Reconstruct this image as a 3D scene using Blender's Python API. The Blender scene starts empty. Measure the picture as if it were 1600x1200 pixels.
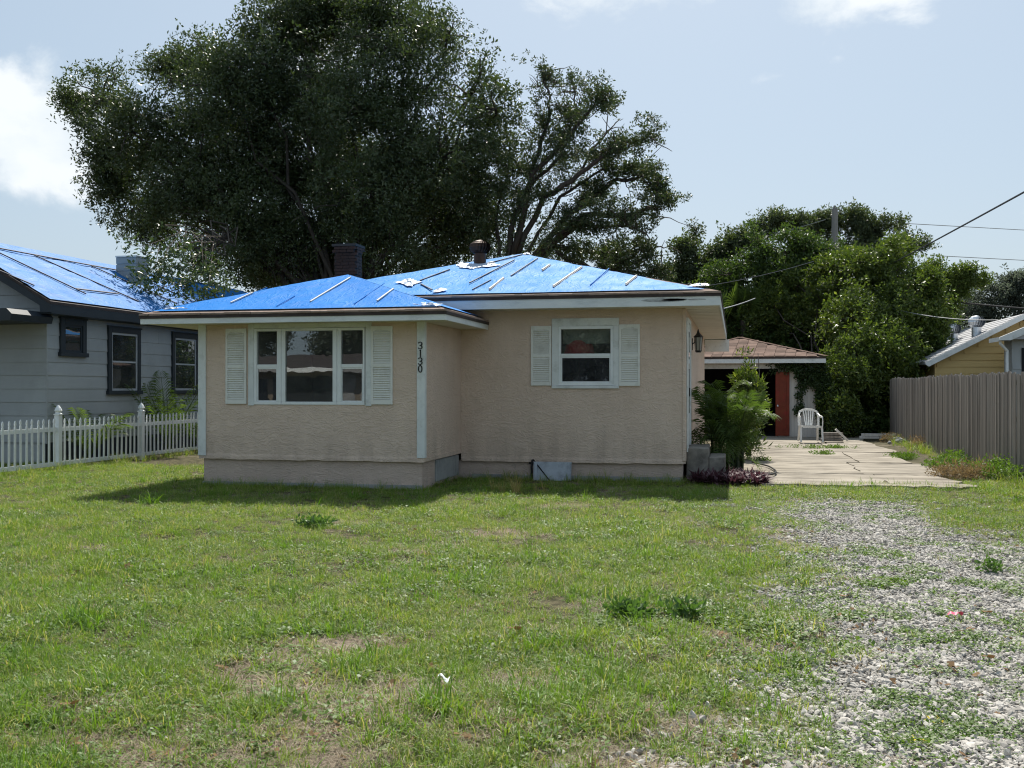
import bpy, math, random
import numpy as np
from mathutils import Vector, Matrix, noise as mnoise

random.seed(7)
rng = np.random.default_rng(7)
scene = bpy.context.scene
C = scene.collection
R = math.radians
sin, cos, pi = math.sin, math.cos, math.pi

# ------------------------------------------------------------------ camera, sky, sun, exposure
YAW = math.atan(349 / 1600)
PITCH = 6 / 1600
CAMH = 1.6
cam_d = bpy.data.cameras.new('camera')
cam = bpy.data.objects.new('camera', cam_d)
C.objects.link(cam)
scene.camera = cam
cam_d.sensor_width = 36
cam_d.lens = 36
cam_d.clip_start = 0.05
cam_d.clip_end = 3000
cam.location = (0, 0, CAMH)
cam.rotation_euler = (pi / 2 + PITCH, 0, YAW)

SUN_DIR = Vector((-0.04, 0.73, 1.0)).normalized()      # towards the sun
SUN_ELEV = math.asin(SUN_DIR.z)
SUN_AZ = math.atan2(SUN_DIR.x, SUN_DIR.y)
SKY_STRENGTH = 0.10

world = bpy.data.worlds.new('World')
scene.world = world
world.use_nodes = True


def build_sky():
    nt = world.node_tree
    N, L = nt.nodes, nt.links
    N.clear()
    out = N.new('ShaderNodeOutputWorld')
    bg = N.new('ShaderNodeBackground')
    bg.inputs['Strength'].default_value = SKY_STRENGTH
    L.new(bg.outputs[0], out.inputs[0])
    sky = N.new('ShaderNodeTexSky')
    sky.sky_type = 'NISHITA'
    sky.sun_disc = False
    sky.sun_elevation = SUN_ELEV
    sky.sun_rotation = SUN_AZ
    sky.altitude = 0
    sky.air_density = 1.0
    sky.dust_density = 2.2
    sky.ozone_density = 1.6
    tc = N.new('ShaderNodeTexCoord')
    mp = N.new('ShaderNodeMapping')
    mp.inputs['Scale'].default_value = (1, 1, 1.7)
    L.new(tc.outputs['Generated'], mp.inputs['Vector'])
    nz = N.new('ShaderNodeTexNoise')
    nz.inputs['Scale'].default_value = 9.0
    nz.inputs['Detail'].default_value = 12
    nz.inputs['Roughness'].default_value = 0.60
    nz.inputs['Distortion'].default_value = 0.25
    L.new(mp.outputs[0], nz.inputs['Vector'])
    total = nz.outputs['Fac']

    def math_node(op, a, b=None, c=None):
        m = N.new('ShaderNodeMath')
        m.operation = op
        for i, v in enumerate((a, b, c)):
            if v is None:
                continue
            if isinstance(v, (int, float)):
                m.inputs[i].default_value = v
            else:
                L.new(v, m.inputs[i])
        return m.outputs[0]
    # larger weather cells: banks of cumulus at several bearings
    cells = [(-0.685, 0.900, 0.262, 0.092, 0.36), (-0.625, 0.9, 0.255, 0.05, 0.16), (-0.010, 1.017, 0.435, 0.14, 0.27), (0.14, 1.05, 0.435, 0.12, 0.26), (-.15, 1.0, .42, .09, .24),
             (-0.38, .94, .37, .09, .34), (-.108, 1.0, .25, .055, .17), (.31, 1.1, .2, .05, .16),
             (-0.9, -0.4, 0.35, 0.5, 0.22), (0.9, -0.6, 0.4, 0.5, 0.22), (0.2, -1, 0.3, 0.4, 0.2), (1, 0.2, 0.3, 0.4, 0.2)]
    for x, y, z, r, w in cells:
        d = Vector((x, y, z)).normalized()
        dist = N.new('ShaderNodeVectorMath')
        dist.operation = 'DISTANCE'
        L.new(tc.outputs['Generated'], dist.inputs[0])
        dist.inputs[1].default_value = d
        f = math_node('DIVIDE', dist.outputs['Value'], r)
        f = math_node('SUBTRACT', 1.0, f)
        f = math_node('MAXIMUM', f, 0.0)
        f = math_node('MINIMUM', math_node('MULTIPLY', f, 1.6), 1.0)
        total = math_node('ADD', total, math_node('MULTIPLY', f, w))
    ramp = N.new('ShaderNodeMapRange')
    ramp.interpolation_type = 'SMOOTHSTEP'
    ramp.inputs['From Min'].default_value = 0.67
    ramp.inputs['From Max'].default_value = 0.92
    L.new(total, ramp.inputs['Value'])
    nz2 = N.new('ShaderNodeTexNoise')
    nz2.inputs['Scale'].default_value = 9
    nz2.inputs['Detail'].default_value = 6
    L.new(mp.outputs[0], nz2.inputs['Vector'])
    cr = N.new('ShaderNodeMix')
    cr.data_type = 'RGBA'
    cr.inputs['A'].default_value = (5.2, 5.9, 6.4, 1)
    cr.inputs['B'].default_value = (6.6, 6.95, 7.2, 1)
    sm = N.new('ShaderNodeMapRange')
    sm.inputs['From Min'].default_value = 0.38
    sm.inputs['From Max'].default_value = 0.62
    L.new(nz2.outputs['Fac'], sm.inputs['Value'])
    L.new(sm.outputs[0], cr.inputs['Factor'])
    # thin humid veil over the whole sky
    veil = N.new('ShaderNodeMix')
    veil.data_type = 'RGBA'
    veil.inputs['Factor'].default_value = 0.68
    veil.inputs['B'].default_value = (3.3, 4.15, 4.85, 1)
    L.new(sky.outputs[0], veil.inputs['A'])
    mx = N.new('ShaderNodeMix')
    mx.data_type = 'RGBA'
    L.new(ramp.outputs[0], mx.inputs['Factor'])
    L.new(veil.outputs['Result'], mx.inputs['A'])
    L.new(cr.outputs['Result'], mx.inputs['B'])
    L.new(mx.outputs['Result'], bg.inputs['Color'])


build_sky()
sun_d = bpy.data.lights.new('sun', 'SUN')
sun_d.energy = 4.9
sun_d.angle = R(0.7)
sun_d.color = (1.0, 0.95, 0.86)
sun = bpy.data.objects.new('sun', sun_d)
C.objects.link(sun)
sun.rotation_euler = SUN_DIR.to_track_quat('Z', 'Y').to_euler()
sun.location = (0, 40, 60)

scene.view_settings.view_transform = 'Standard'
scene.view_settings.look = 'None'
scene.view_settings.exposure = 0.54
scene.view_settings.gamma = 1.0
scene.render.engine = 'CYCLES'
scene.cycles.max_bounces = 7
scene.cycles.transparent_max_bounces = 8
scene.cycles.transmission_bounces = 4
scene.cycles.use_denoising = True
scene.cycles.filter_width = 1.15
scene.cycles.caustics_reflective = False
scene.cycles.caustics_refractive = False
scene.cycles.sample_clamp_indirect = 6


# ------------------------------------------------------------------ measuring the photograph
def ray(px, py):
    u, v = (px - 800) / 1600, (606 - py) / 1600
    s, c = sin(YAW), cos(YAW)
    return -s + u * c, c + u * s, v


def aty(px, py, Y):
    x, y, v = ray(px, py)
    d = Y / y
    return Vector((x * d, Y, CAMH + v * d))


def atx(px, py, X):
    x, y, v = ray(px, py)
    d = X / x
    return Vector((X, y * d, CAMH + v * d))


def atz(px, py, z=0.0):
    x, y, v = ray(px, py)
    d = (z - CAMH) / v
    return Vector((x * d, y * d, z))


def onplane(px, py, P0, n):
    x, y, v = ray(px, py)
    D = Vector((x, y, v))
    O = Vector((0, 0, CAMH))
    t = (Vector(P0) - O).dot(n) / D.dot(n)
    return O + D * t


# ------------------------------------------------------------------ value noise for layout
_perm = np.random.default_rng(11).random((256, 256))


def vnoise(x, y, s=1.0, seed=0):
    x = np.asarray(x) / s + seed * 17.31
    y = np.asarray(y) / s + seed * 9.77
    xi, yi = np.floor(x).astype(int), np.floor(y).astype(int)
    xf, yf = x - xi, y - yi
    xf, yf = xf * xf * (3 - 2 * xf), yf * yf * (3 - 2 * yf)
    g = lambda a, b: _perm[a % 256, b % 256]
    return ((g(xi, yi) * (1 - xf) + g(xi + 1, yi) * xf) * (1 - yf)
            + (g(xi, yi + 1) * (1 - xf) + g(xi + 1, yi + 1) * xf) * yf)


def fbm(x, y, s=1.0, seed=0, oct=4):
    a, t, w = 1.0, 0, 0
    for i in range(oct):
        t = t + a * vnoise(x, y, s, seed + i)
        w += a
        a *= 0.55
        s *= 0.5
    return t / w


def sstep(a, b, x):
    t = np.clip((np.asarray(x) - a) / (b - a), 0, 1)
    return t * t * (3 - 2 * t)


# ------------------------------------------------------------------ objects
W = {}


def link(name, data, parent=None, M=None, label=None, cat=None, group=None, kind=None):
    o = bpy.data.objects.new(name, data)
    C.objects.link(o)
    M = M or Matrix.Identity(4)
    if parent is not None:
        o.parent = parent
        o.matrix_parent_inverse = W[parent.name].inverted()
    o.matrix_basis = M
    W[o.name] = M.copy()
    if label:
        o['label'] = label
    if cat:
        o['category'] = cat
    if group:
        o['group'] = group
    if kind:
        o['kind'] = kind
    return o


def thing(name, label, cat, loc=(0, 0, 0), group=None, kind=None):
    return link(name, None, None, Matrix.Translation(loc), label, cat, group, kind)


class MB:
    def __init__(s):
        s.v, s.f = [], []

    def poly(s, pts):
        i = len(s.v)
        s.v += [tuple(p) for p in pts]
        s.f.append(tuple(range(i, i + len(pts))))
        return s

    def box(s, x0, x1, y0, y1, z0, z1, M=None):
        if x0 > x1: x0, x1 = x1, x0
        if y0 > y1: y0, y1 = y1, y0
        if z0 > z1: z0, z1 = z1, z0
        i = len(s.v)
        p = [(x0, y0, z0), (x1, y0, z0), (x1, y1, z0), (x0, y1, z0), (x0, y0, z1), (x1, y0, z1), (x1, y1, z1), (x0, y1, z1)]
        if M is not None:
            p = [tuple(M @ Vector(q)) for q in p]
        s.v += p
        s.f += [tuple(i + k for k in q) for q in ((0, 3, 2, 1), (4, 5, 6, 7), (0, 1, 5, 4), (1, 2, 6, 5), (2, 3, 7, 6), (3, 0, 4, 7))]
        return s

    def prism(s, pts, off):
        n, i = len(pts), len(s.v)
        off = Vector(off)
        s.v += [tuple(p) for p in pts] + [tuple(Vector(p) + off) for p in pts]
        s.f.append(tuple(range(i + n - 1, i - 1, -1)))
        s.f.append(tuple(range(i + n, i + 2 * n)))
        for k in range(n):
            s.f.append((i + k, i + (k + 1) % n, i + n + (k + 1) % n, i + n + k))
        return s

    def bar(s, a, b, w, h, up=(0, 0, 1)):
        a, b = Vector(a), Vector(b)
        d = (b - a).normalized()
        side = d.cross(Vector(up)).normalized() * (w / 2)
        u = side.cross(d).normalized() * (h / 2)
        return s.prism([a - side - u, a + side - u, a + side + u, a - side + u], b - a)

    def tube(s, path, rad, n=6, cap=True):
        path = [Vector(p) for p in path]
        if not hasattr(rad, '__len__'):
            rad = [rad] * len(path)
        i0 = len(s.v)
        up = Vector((0.13, 0.27, 1)).normalized()
        for k, p in enumerate(path):
            d = (path[min(k + 1, len(path) - 1)] - path[max(k - 1, 0)])
            d = d.normalized() if d.length > 1e-9 else Vector((0, 0, 1))
            a = d.cross(up)
            if a.length < 1e-3:
                a = d.cross(Vector((1, 0, 0)))
            a.normalize()
            b = d.cross(a)
            for j in range(n):
                t = 2 * pi * j / n
                s.v.append(tuple(p + (a * cos(t) + b * sin(t)) * rad[k]))
        for k in range(len(path) - 1):
            for j in range(n):
                q = i0 + k * n
                s.f.append((q + j, q + (j + 1) % n, q + n + (j + 1) % n, q + n + j))
        if cap:
            s.f.append(tuple(i0 + j for j in range(n - 1, -1, -1)))
            q = i0 + (len(path) - 1) * n
            s.f.append(tuple(q + j for j in range(n)))
        return s

    def lathe(s, prof, c, n=16):
        i0 = len(s.v)
        for r, z in prof:
            for j in range(n):
                t = 2 * pi * j / n
                s.v.append((c[0] + r * cos(t), c[1] + r * sin(t), c[2] + z))
        for k in range(len(prof) - 1):
            for j in range(n):
                q = i0 + k * n
                s.f.append((q + j, q + (j + 1) % n, q + n + (j + 1) % n, q + n + j))
        s.f.append(tuple(i0 + j for j in range(n - 1, -1, -1)))
        q = i0 + (len(prof) - 1) * n
        s.f.append(tuple(q + j for j in range(n)))
        return s

    def mesh(s, name, m, smooth=False):
        me = bpy.data.meshes.new(name)
        me.from_pydata(s.v, [], s.f)
        if m is not None:
            for x in (m if isinstance(m, (list, tuple)) else [m]):
                me.materials.append(x)
        if smooth:
            me.polygons.foreach_set('use_smooth', [True] * len(me.polygons))
        me.update()
        return me

    def build(s, name, m, parent=None, smooth=False, bevel=0, M=None, **kw):
        o = link(name, s.mesh(name, m, smooth), parent, M, **kw)
        if bevel:
            b = o.modifiers.new('bevel', 'BEVEL')
            b.width = bevel
            b.segments = 1
            b.limit_method = 'ANGLE'
        return o


def wall_sheet(mb, u0, u1, z0, z1, t, place, holes=()):
    """A wall of thickness t with rectangular openings. place(u, depth, z) -> xyz."""
    us = sorted({u0, u1, *[h[0] for h in holes], *[h[1] for h in holes]})
    zs = sorted({z0, z1, *[h[2] for h in holes], *[h[3] for h in holes]})
    inside = lambda a, b: any(h[0] < a < h[1] and h[2] < b < h[3] for h in holes)
    for i in range(len(us) - 1):
        for j in range(len(zs) - 1):
            a, b, c, d = us[i], us[i + 1], zs[j], zs[j + 1]
            if inside((a + b) / 2, (c + d) / 2):
                continue
            mb.poly([place(a, 0, c), place(b, 0, c), place(b, 0, d), place(a, 0, d)])
            mb.poly([place(a, t, d), place(b, t, d), place(b, t, c), place(a, t, c)])
    for (a, b, c, d) in [(u0, u1, z0, z1), *holes]:
        for (p, q) in (((a, c), (b, c)), ((b, c), (b, d)), ((b, d), (a, d)), ((a, d), (a, c))):
            mb.poly([place(p[0], 0, p[1]), place(q[0], 0, q[1]), place(q[0], t, q[1]), place(p[0], t, p[1])])


# ------------------------------------------------------------------ scattering small pieces with geometry nodes
def scatter(name, pts, rots, scl, protos, idx=None, parent=None, **kw):
    n = len(pts)
    me = bpy.data.meshes.new(name)
    me.vertices.add(n)
    me.vertices.foreach_set('co', np.asarray(pts, dtype=np.float32).ravel())
    a = me.attributes.new('rot', 'FLOAT_VECTOR', 'POINT')
    a.data.foreach_set('vector', np.asarray(rots, dtype=np.float32).ravel())
    a = me.attributes.new('scl', 'FLOAT', 'POINT')
    a.data.foreach_set('value', np.asarray(scl, dtype=np.float32))
    if idx is None:
        idx = rng.integers(0, len(protos), n)
    a = me.attributes.new('idx', 'INT', 'POINT')
    a.data.foreach_set('value', np.asarray(idx, dtype=np.int32))
    o = link(name, me, parent, **kw)
    ng = bpy.data.node_groups.new(name, 'GeometryNodeTree')
    ng.interface.new_socket('Geometry', in_out='INPUT', socket_type='NodeSocketGeometry')
    ng.interface.new_socket('Geometry', in_out='OUTPUT', socket_type='NodeSocketGeometry')
    N, L = ng.nodes, ng.links
    gi, go = N.new('NodeGroupInput'), N.new('NodeGroupOutput')

    def attr(nm, typ):
        x = N.new('GeometryNodeInputNamedAttribute')
        x.data_type = typ
        x.inputs['Name'].default_value = nm
        return x.outputs['Attribute']
    iop = N.new('GeometryNodeInstanceOnPoints')
    e2r = N.new('FunctionNodeEulerToRotation')
    L.new(gi.outputs[0], iop.inputs['Points'])
    L.new(attr('rot', 'FLOAT_VECTOR'), e2r.inputs[0])
    L.new(e2r.outputs[0], iop.inputs['Rotation'])
    L.new(attr('scl', 'FLOAT'), iop.inputs['Scale'])
    g2i = N.new('GeometryNodeGeometryToInstance')
    for p in reversed(protos):
        oi = N.new('GeometryNodeObjectInfo')
        oi.inputs['Object'].default_value = p
        L.new(oi.outputs['Geometry'], g2i.inputs[0])
    L.new(g2i.outputs[0], iop.inputs['Instance'])
    iop.inputs['Pick Instance'].default_value = True
    L.new(attr('idx', 'INT'), iop.inputs['Instance Index'])
    L.new(iop.outputs[0], go.inputs[0])
    md = o.modifiers.new('scatter', 'NODES')
    md.node_group = ng
    return o


def proto(name, verts, faces, m, lv=None):
    me = bpy.data.meshes.new(name)
    me.from_pydata(verts, [], faces)
    me.materials.append(m)
    if lv is not None:
        a = me.attributes.new('lv', 'FLOAT', 'POINT')
        a.data.foreach_set('value', np.asarray(lv, dtype=np.float32))
    me.update()
    return bpy.data.objects.new(name, me)


# ------------------------------------------------------------------ materials
def new_mat(name):
    m = bpy.data.materials.new(name)
    m.use_nodes = True
    nt = m.node_tree
    b = nt.nodes['Principled BSDF']
    return m, nt, b


def tex_noise(nt, vec, scale, detail=4, rough=0.55):
    n = nt.nodes.new('ShaderNodeTexNoise')
    n.inputs['Scale'].default_value = scale
    n.inputs['Detail'].default_value = detail
    n.inputs['Roughness'].default_value = rough
    if vec is not None:
        nt.links.new(vec, n.inputs['Vector'])
    return n.outputs['Fac']


def maprange(nt, val, a, b, c=0.0, d=1.0):
    n = nt.nodes.new('ShaderNodeMapRange')
    n.inputs['From Min'].default_value = a
    n.inputs['From Max'].default_value = b
    n.inputs['To Min'].default_value = c
    n.inputs['To Max'].default_value = d
    nt.links.new(val, n.inputs['Value'])
    return n.outputs[0]


def mixcol(nt, fac, a, b):
    n = nt.nodes.new('ShaderNodeMix')
    n.data_type = 'RGBA'
    for key, v in (('Factor', fac), ('A', a), ('B', b)):
        if isinstance(v, (int, float)):
            n.inputs[key].default_value = v
        elif isinstance(v, (tuple, list)):
            n.inputs[key].default_value = (*v[:3], 1)
        else:
            nt.links.new(v, n.inputs[key])
    return n.outputs['Result']


def mathn(nt, op, a, b=0.0):
    n = nt.nodes.new('ShaderNodeMath')
    n.operation = op
    for i, v in enumerate((a, b)):
        if isinstance(v, (int, float)):
            n.inputs[i].default_value = v
        else:
            nt.links.new(v, n.inputs[i])
    return n.outputs[0]


def coords(nt, kind='pos', scale=(1, 1, 1)):
    if kind == 'pos':
        out = nt.nodes.new('ShaderNodeNewGeometry').outputs['Position']
    else:
        out = nt.nodes.new('ShaderNodeTexCoord').outputs['Object']
    mp = nt.nodes.new('ShaderNodeMapping')
    mp.inputs['Scale'].default_value = scale
    nt.links.new(out, mp.inputs['Vector'])
    return mp.outputs[0]


def bump(nt, bsdf, h, strength=0.3, dist=0.01):
    n = nt.nodes.new('ShaderNodeBump')
    n.inputs['Strength'].default_value = strength
    n.inputs['Distance'].default_value = dist
    nt.links.new(h, n.inputs['Height'])
    nt.links.new(n.outputs[0], bsdf.inputs['Normal'])
    return n


def surf(name, a, b=None, scale=3.0, stretch=(1, 1, 1), rough=0.6, spec=0.3, metal=0.0, bump_s=0.0, bump_scale=40.0, bump_d=0.004,
         rnd=0.0, dirt=None, dirt_amt=0.5, dirt_scale=1.3, kind='pos', dirt_lo=0.5):
    m, nt, bs = new_mat(name)
    v = coords(nt, kind, stretch)
    col = a
    if b is not None:
        col = mixcol(nt, maprange(nt, tex_noise(nt, v, scale, 6, 0.6), 0.3, 0.7), a, b)
    if dirt is not None:
        f = maprange(nt, tex_noise(nt, v, dirt_scale, 8, 0.7), dirt_lo, dirt_lo + .28, 0, dirt_amt)
        col = mixcol(nt, f, col, dirt)
    if rnd:
        oi = nt.nodes.new('ShaderNodeObjectInfo')
        hs = nt.nodes.new('ShaderNodeHueSaturation')
        nt.links.new(maprange(nt, oi.outputs['Random'], 0, 1, 1 - rnd, 1 + rnd), hs.inputs['Value'])
        if isinstance(col, tuple):
            hs.inputs['Color'].default_value = (*col, 1)
        else:
            nt.links.new(col, hs.inputs['Color'])
        col = hs.outputs[0]
    if isinstance(col, tuple):
        bs.inputs['Base Color'].default_value = (*col, 1)
    else:
        nt.links.new(col, bs.inputs['Base Color'])
    bs.inputs['Roughness'].default_value = rough
    bs.inputs['Specular IOR Level'].default_value = spec
    bs.inputs['Metallic'].default_value = metal
    if bump_s:
        bump(nt, bs, tex_noise(nt, v, bump_scale, 5, 0.6), bump_s, bump_d)
    return m


def leafmat(name, a, b, trans=0.4, rough=0.45, spec=0.4, tint=(1.15, 1.25, 0.5), patch=0.7, third=None):
    """Leaf or blade: mixed by leaf, by clump and by place; lets light through."""
    m, nt, bs = new_mat(name)
    L = nt.links
    oi = nt.nodes.new('ShaderNodeObjectInfo')
    at = nt.nodes.new('ShaderNodeAttribute')
    at.attribute_name = 'lv'
    v = coords(nt, 'pos')
    nz = tex_noise(nt, v, patch, 3)
    f = mathn(nt, 'ADD', mathn(nt, 'MULTIPLY', oi.outputs['Random'], 0.32), mathn(nt, 'MULTIPLY', at.outputs['Fac'], 0.34))
    f = mathn(nt, 'ADD', f, mathn(nt, 'MULTIPLY', maprange(nt, nz, 0.3, 0.7), 0.36))
    col = mixcol(nt, f, a, b)
    if third is not None:
        sel = maprange(nt, mathn(nt, 'FRACT', mathn(nt, 'MULTIPLY', at.outputs['Fac'], 7.13)), 0.82, 0.9)
        col = mixcol(nt, sel, col, third)
    L.new(col, bs.inputs['Base Color'])
    bs.inputs['Roughness'].default_value = rough
    bs.inputs['Specular IOR Level'].default_value = spec
    tr = nt.nodes.new('ShaderNodeBsdfTranslucent')
    mul = nt.nodes.new('ShaderNodeMix')
    mul.data_type = 'RGBA'
    mul.blend_type = 'MULTIPLY'
    mul.inputs['Factor'].default_value = 1
    L.new(col, mul.inputs['A'])
    mul.inputs['B'].default_value = (*tint, 1)
    L.new(mul.outputs['Result'], tr.inputs['Color'])
    ms = nt.nodes.new('ShaderNodeMixShader')
    ms.inputs[0].default_value = trans
    L.new(bs.outputs[0], ms.inputs[1])
    L.new(tr.outputs[0], ms.inputs[2])
    L.new(ms.outputs[0], nt.nodes['Material Output'].inputs['Surface'])
    return m


def stucco_mat(name, a, b, dirt, base_z, base_h):
    m, nt, bs = new_mat(name)
    v = coords(nt)
    col = mixcol(nt, maprange(nt, tex_noise(nt, v, 1.6, 6, 0.6), 0.3, 0.7), a, b)
    # rain streaks and grime near the bottom edge
    streak = tex_noise(nt, coords(nt, 'pos', (3.5, 3.5, 0.9)), 1.0, 6, 0.65)
    sep = nt.nodes.new('ShaderNodeSeparateXYZ')
    nt.links.new(nt.nodes.new('ShaderNodeNewGeometry').outputs['Position'], sep.inputs[0])
    low = maprange(nt, sep.outputs['Z'], base_z, base_z + base_h, 1.0, 0.0)
    f = mathn(nt, 'MULTIPLY', maprange(nt, streak, 0.4, 0.72), mathn(nt, 'ADD', mathn(nt, 'MULTIPLY', low, 0.62), 0.15))
    col = mixcol(nt, f, col, dirt)
    spots = maprange(nt, tex_noise(nt, v, 7, 3, 0.5), 0.70, 0.76, 0, 0.35)
    col = mixcol(nt, spots, col, dirt)
    nt.links.new(col, bs.inputs['Base Color'])
    bs.inputs['Roughness'].default_value = 0.85
    bs.inputs['Specular IOR Level'].default_value = 0.15
    # trowelled skip texture
    nz = nt.nodes.new('ShaderNodeTexNoise')
    nz.inputs['Scale'].default_value = 4.6
    nz.inputs['Detail'].default_value = 5
    nz.inputs['Roughness'].default_value = 0.55
    nz.inputs['Distortion'].default_value = 1.9
    nt.links.new(coords(nt, 'pos', (1, 1, 2.0)), nz.inputs['Vector'])
    ridge = mathn(nt, 'ABSOLUTE', mathn(nt, 'SUBTRACT', nz.outputs['Fac'], 0.5))
    ridge = mathn(nt, 'MINIMUM', mathn(nt, 'MULTIPLY', ridge, 7.0), 1.0)
    fine = tex_noise(nt, v, 60, 3)
    h = mathn(nt, 'ADD', ridge, mathn(nt, 'MULTIPLY', fine, 0.35))
    bump(nt, bs, h, 0.6, 0.012)
    return m


def glass_mat(name, tint=(0.85, 0.9, 0.9), refl=0.10, grey_lift=0.05, dcol=(0.5, 0.5, 0.48)):
    m, nt, bs = new_mat(name)
    nt.nodes.remove(bs)
    g = nt.nodes.new('ShaderNodeBsdfGlossy')
    g.inputs['Roughness'].default_value = 0.01
    g.inputs['Color'].default_value = (0.95, 0.97, 1, 1)
    nb = nt.nodes.new('ShaderNodeBump')
    nb.inputs['Strength'].default_value = 0.04
    nb.inputs['Distance'].default_value = 0.02
    nt.links.new(tex_noise(nt, coords(nt), 2.2, 2), nb.inputs['Height'])
    nt.links.new(nb.outputs[0], g.inputs['Normal'])
    t = nt.nodes.new('ShaderNodeBsdfTransparent')
    t.inputs['Color'].default_value = (*tint, 1)
    fr = nt.nodes.new('ShaderNodeFresnel')
    fr.inputs['IOR'].default_value = 1.5
    fac = mathn(nt, 'MINIMUM', mathn(nt, 'ADD', mathn(nt, 'MULTIPLY', fr.outputs[0], 1.4), refl - 0.05), 1.0)
    mx = nt.nodes.new('ShaderNodeMixShader')
    nt.links.new(fac, mx.inputs[0])
    nt.links.new(t.outputs[0], mx.inputs[1])
    nt.links.new(g.outputs[0], mx.inputs[2])
    df = nt.nodes.new('ShaderNodeBsdfDiffuse')  # diffuse grey stands for reflected light, and for the mesh on screens
    df.inputs['Color'].default_value = (*dcol, 1)
    m2 = nt.nodes.new('ShaderNodeMixShader')
    nt.links.new(maprange(nt, tex_noise(nt, coords(nt), 3.5, 6, 0.65), 0.35, 0.7, grey_lift * .5, grey_lift * 1.6), m2.inputs[0])
    nt.links.new(mx.outputs[0], m2.inputs[1])
    nt.links.new(df.outputs[0], m2.inputs[2])
    nt.links.new(m2.outputs[0], nt.nodes['Material Output'].inputs['Surface'])
    return m


def tarp_mat(name, a, b, wear, wear_amt, rough, spec=0.3):
    m, nt, bs = new_mat(name)
    v = coords(nt)
    col = mixcol(nt, maprange(nt, tex_noise(nt, v, 1.1, 5), 0.3, 0.7), a, b)
    f = maprange(nt, tex_noise(nt, coords(nt, 'pos', (1, 1, 1)), 1.7, 8, 0.7), 0.52, 0.75, 0, wear_amt)
    col = mixcol(nt, f, col, wear)
    nt.links.new(col, bs.inputs['Base Color'])
    bs.inputs['Specular IOR Level'].default_value = spec
    nt.links.new(maprange(nt, tex_noise(nt, v, 2.5, 4), 0.3, 0.7, rough - 0.07, rough + 0.1), bs.inputs['Roughness'])
    w = nt.nodes.new('ShaderNodeTexNoise')
    w.inputs['Scale'].default_value = 3.2
    w.inputs['Detail'].default_value = 5
    w.inputs['Distortion'].default_value = 1.4
    nt.links.new(coords(nt, 'pos', (1.6, 0.6, 1)), w.inputs['Vector'])
    fold = mathn(nt, 'ABSOLUTE', mathn(nt, 'SUBTRACT', w.outputs['Fac'], 0.5))
    fine = tex_noise(nt, v, 16, 3)
    bump(nt, bs, mathn(nt, 'ADD', fold, mathn(nt, 'MULTIPLY', fine, 0.04)), 0.6, 0.06)
    return m


M_ = {}
M_['stucco'] = stucco_mat('peach_stucco', (0.635, 0.495, 0.40), (0.70, 0.555, 0.455), (0.36, 0.285, 0.23), 0.3, 0.7)
M_['found'] = stucco_mat('foundation_stucco', (0.52, 0.405, 0.34), (0.60, 0.475, 0.40), (0.17, 0.185, 0.18), 0.0, 0.17)
M_['trim'] = surf('white_painted_wood', (0.62, 0.65, 0.65), (0.72, 0.74, 0.73), 3, rough=0.5, bump_s=0.1, dirt=(0.30, 0.30, 0.27), dirt_amt=0.65, dirt_scale=4.5)
M_['fascia'] = surf('white_fascia_paint', (0.60, 0.64, 0.65), (0.70, 0.72, 0.71), 2, (1, 1, 3), rough=0.5, dirt=(0.16, 0.16, 0.16), dirt_amt=0.5, dirt_scale=1.1)
M_['vinyl'] = surf('white_vinyl', (0.72, 0.75, 0.76), (0.79, 0.81, 0.81), 2, rough=0.38, spec=0.4, dirt=(0.42, 0.43, 0.40), dirt_amt=0.45, dirt_scale=2.6)
M_['shutter'] = surf('white_shutter_plastic', (0.70, 0.70, 0.66), (0.76, 0.76, 0.72), 4, rough=0.5, dirt=(0.36, 0.34, 0.29), dirt_amt=0.7, dirt_scale=4)
M_['soffit'] = surf('cream_soffit', (0.62, 0.58, 0.50), (0.70, 0.66, 0.58), 2, rough=0.6, dirt=(0.4, 0.34, 0.26), dirt_amt=0.4)
M_['tarp_bay'] = tarp_mat('bright_blue_tarp', (0.006, 0.155, 0.50), (0.010, 0.185, 0.56), (0.03, 0.23, 0.60), 0.3, 0.6, 0.06)
M_['tarp_main'] = tarp_mat('pale_blue_tarp', (0.014, 0.185, 0.50), (0.024, 0.215, 0.55), (0.07, 0.27, 0.60), 0.5, 0.56, 0.08)  # slightly paler blue than the bay sheet, with lighter blotches
M_['tarp_grey'] = tarp_mat('worn_blue_tarp', (0.014, 0.145, 0.42), (0.03, 0.18, 0.48), (0.09, 0.15, 0.26), 0.75, 0.5, 0.12)
M_['tape'] = surf('white_tape', (0.50, 0.54, 0.60), (0.26, 0.36, 0.52), 16, rough=0.35, spec=0.5, bump_s=0.7, bump_scale=14, bump_d=0.03)
M_['batten_w'] = surf('pale_batten_wood', (0.52, 0.50, 0.45), (0.62, 0.60, 0.55), 6, rough=0.7)
M_['batten_d'] = surf('dark_batten', (0.025, 0.03, 0.05), (0.05, 0.05, 0.07), 6, rough=0.6)
M_['shingle'] = surf('brown_shingle', (0.24, 0.18, 0.15), (0.34, 0.26, 0.22), 9, rough=0.95, spec=0.1, bump_s=0.4, bump_scale=60, rnd=0.22)
M_['drip'] = surf('dark_drip_edge', (0.03, 0.025, 0.025), (0.07, 0.05, 0.045), 5, rough=0.7)
M_['glass'] = glass_mat('window_glass', refl=0.11)
M_['screen'] = glass_mat('screened_glass', (0.42, 0.42, 0.42), refl=0.07, grey_lift=0.3, dcol=(0.10, 0.105, 0.115))
M_['dark'] = surf('dark_room', (0.015, 0.017, 0.02), rough=0.9)  # near-black colour holds the shade of unlit interiors
M_['room'] = surf('room_wall', (0.17, 0.16, 0.15), rough=0.9)
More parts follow.
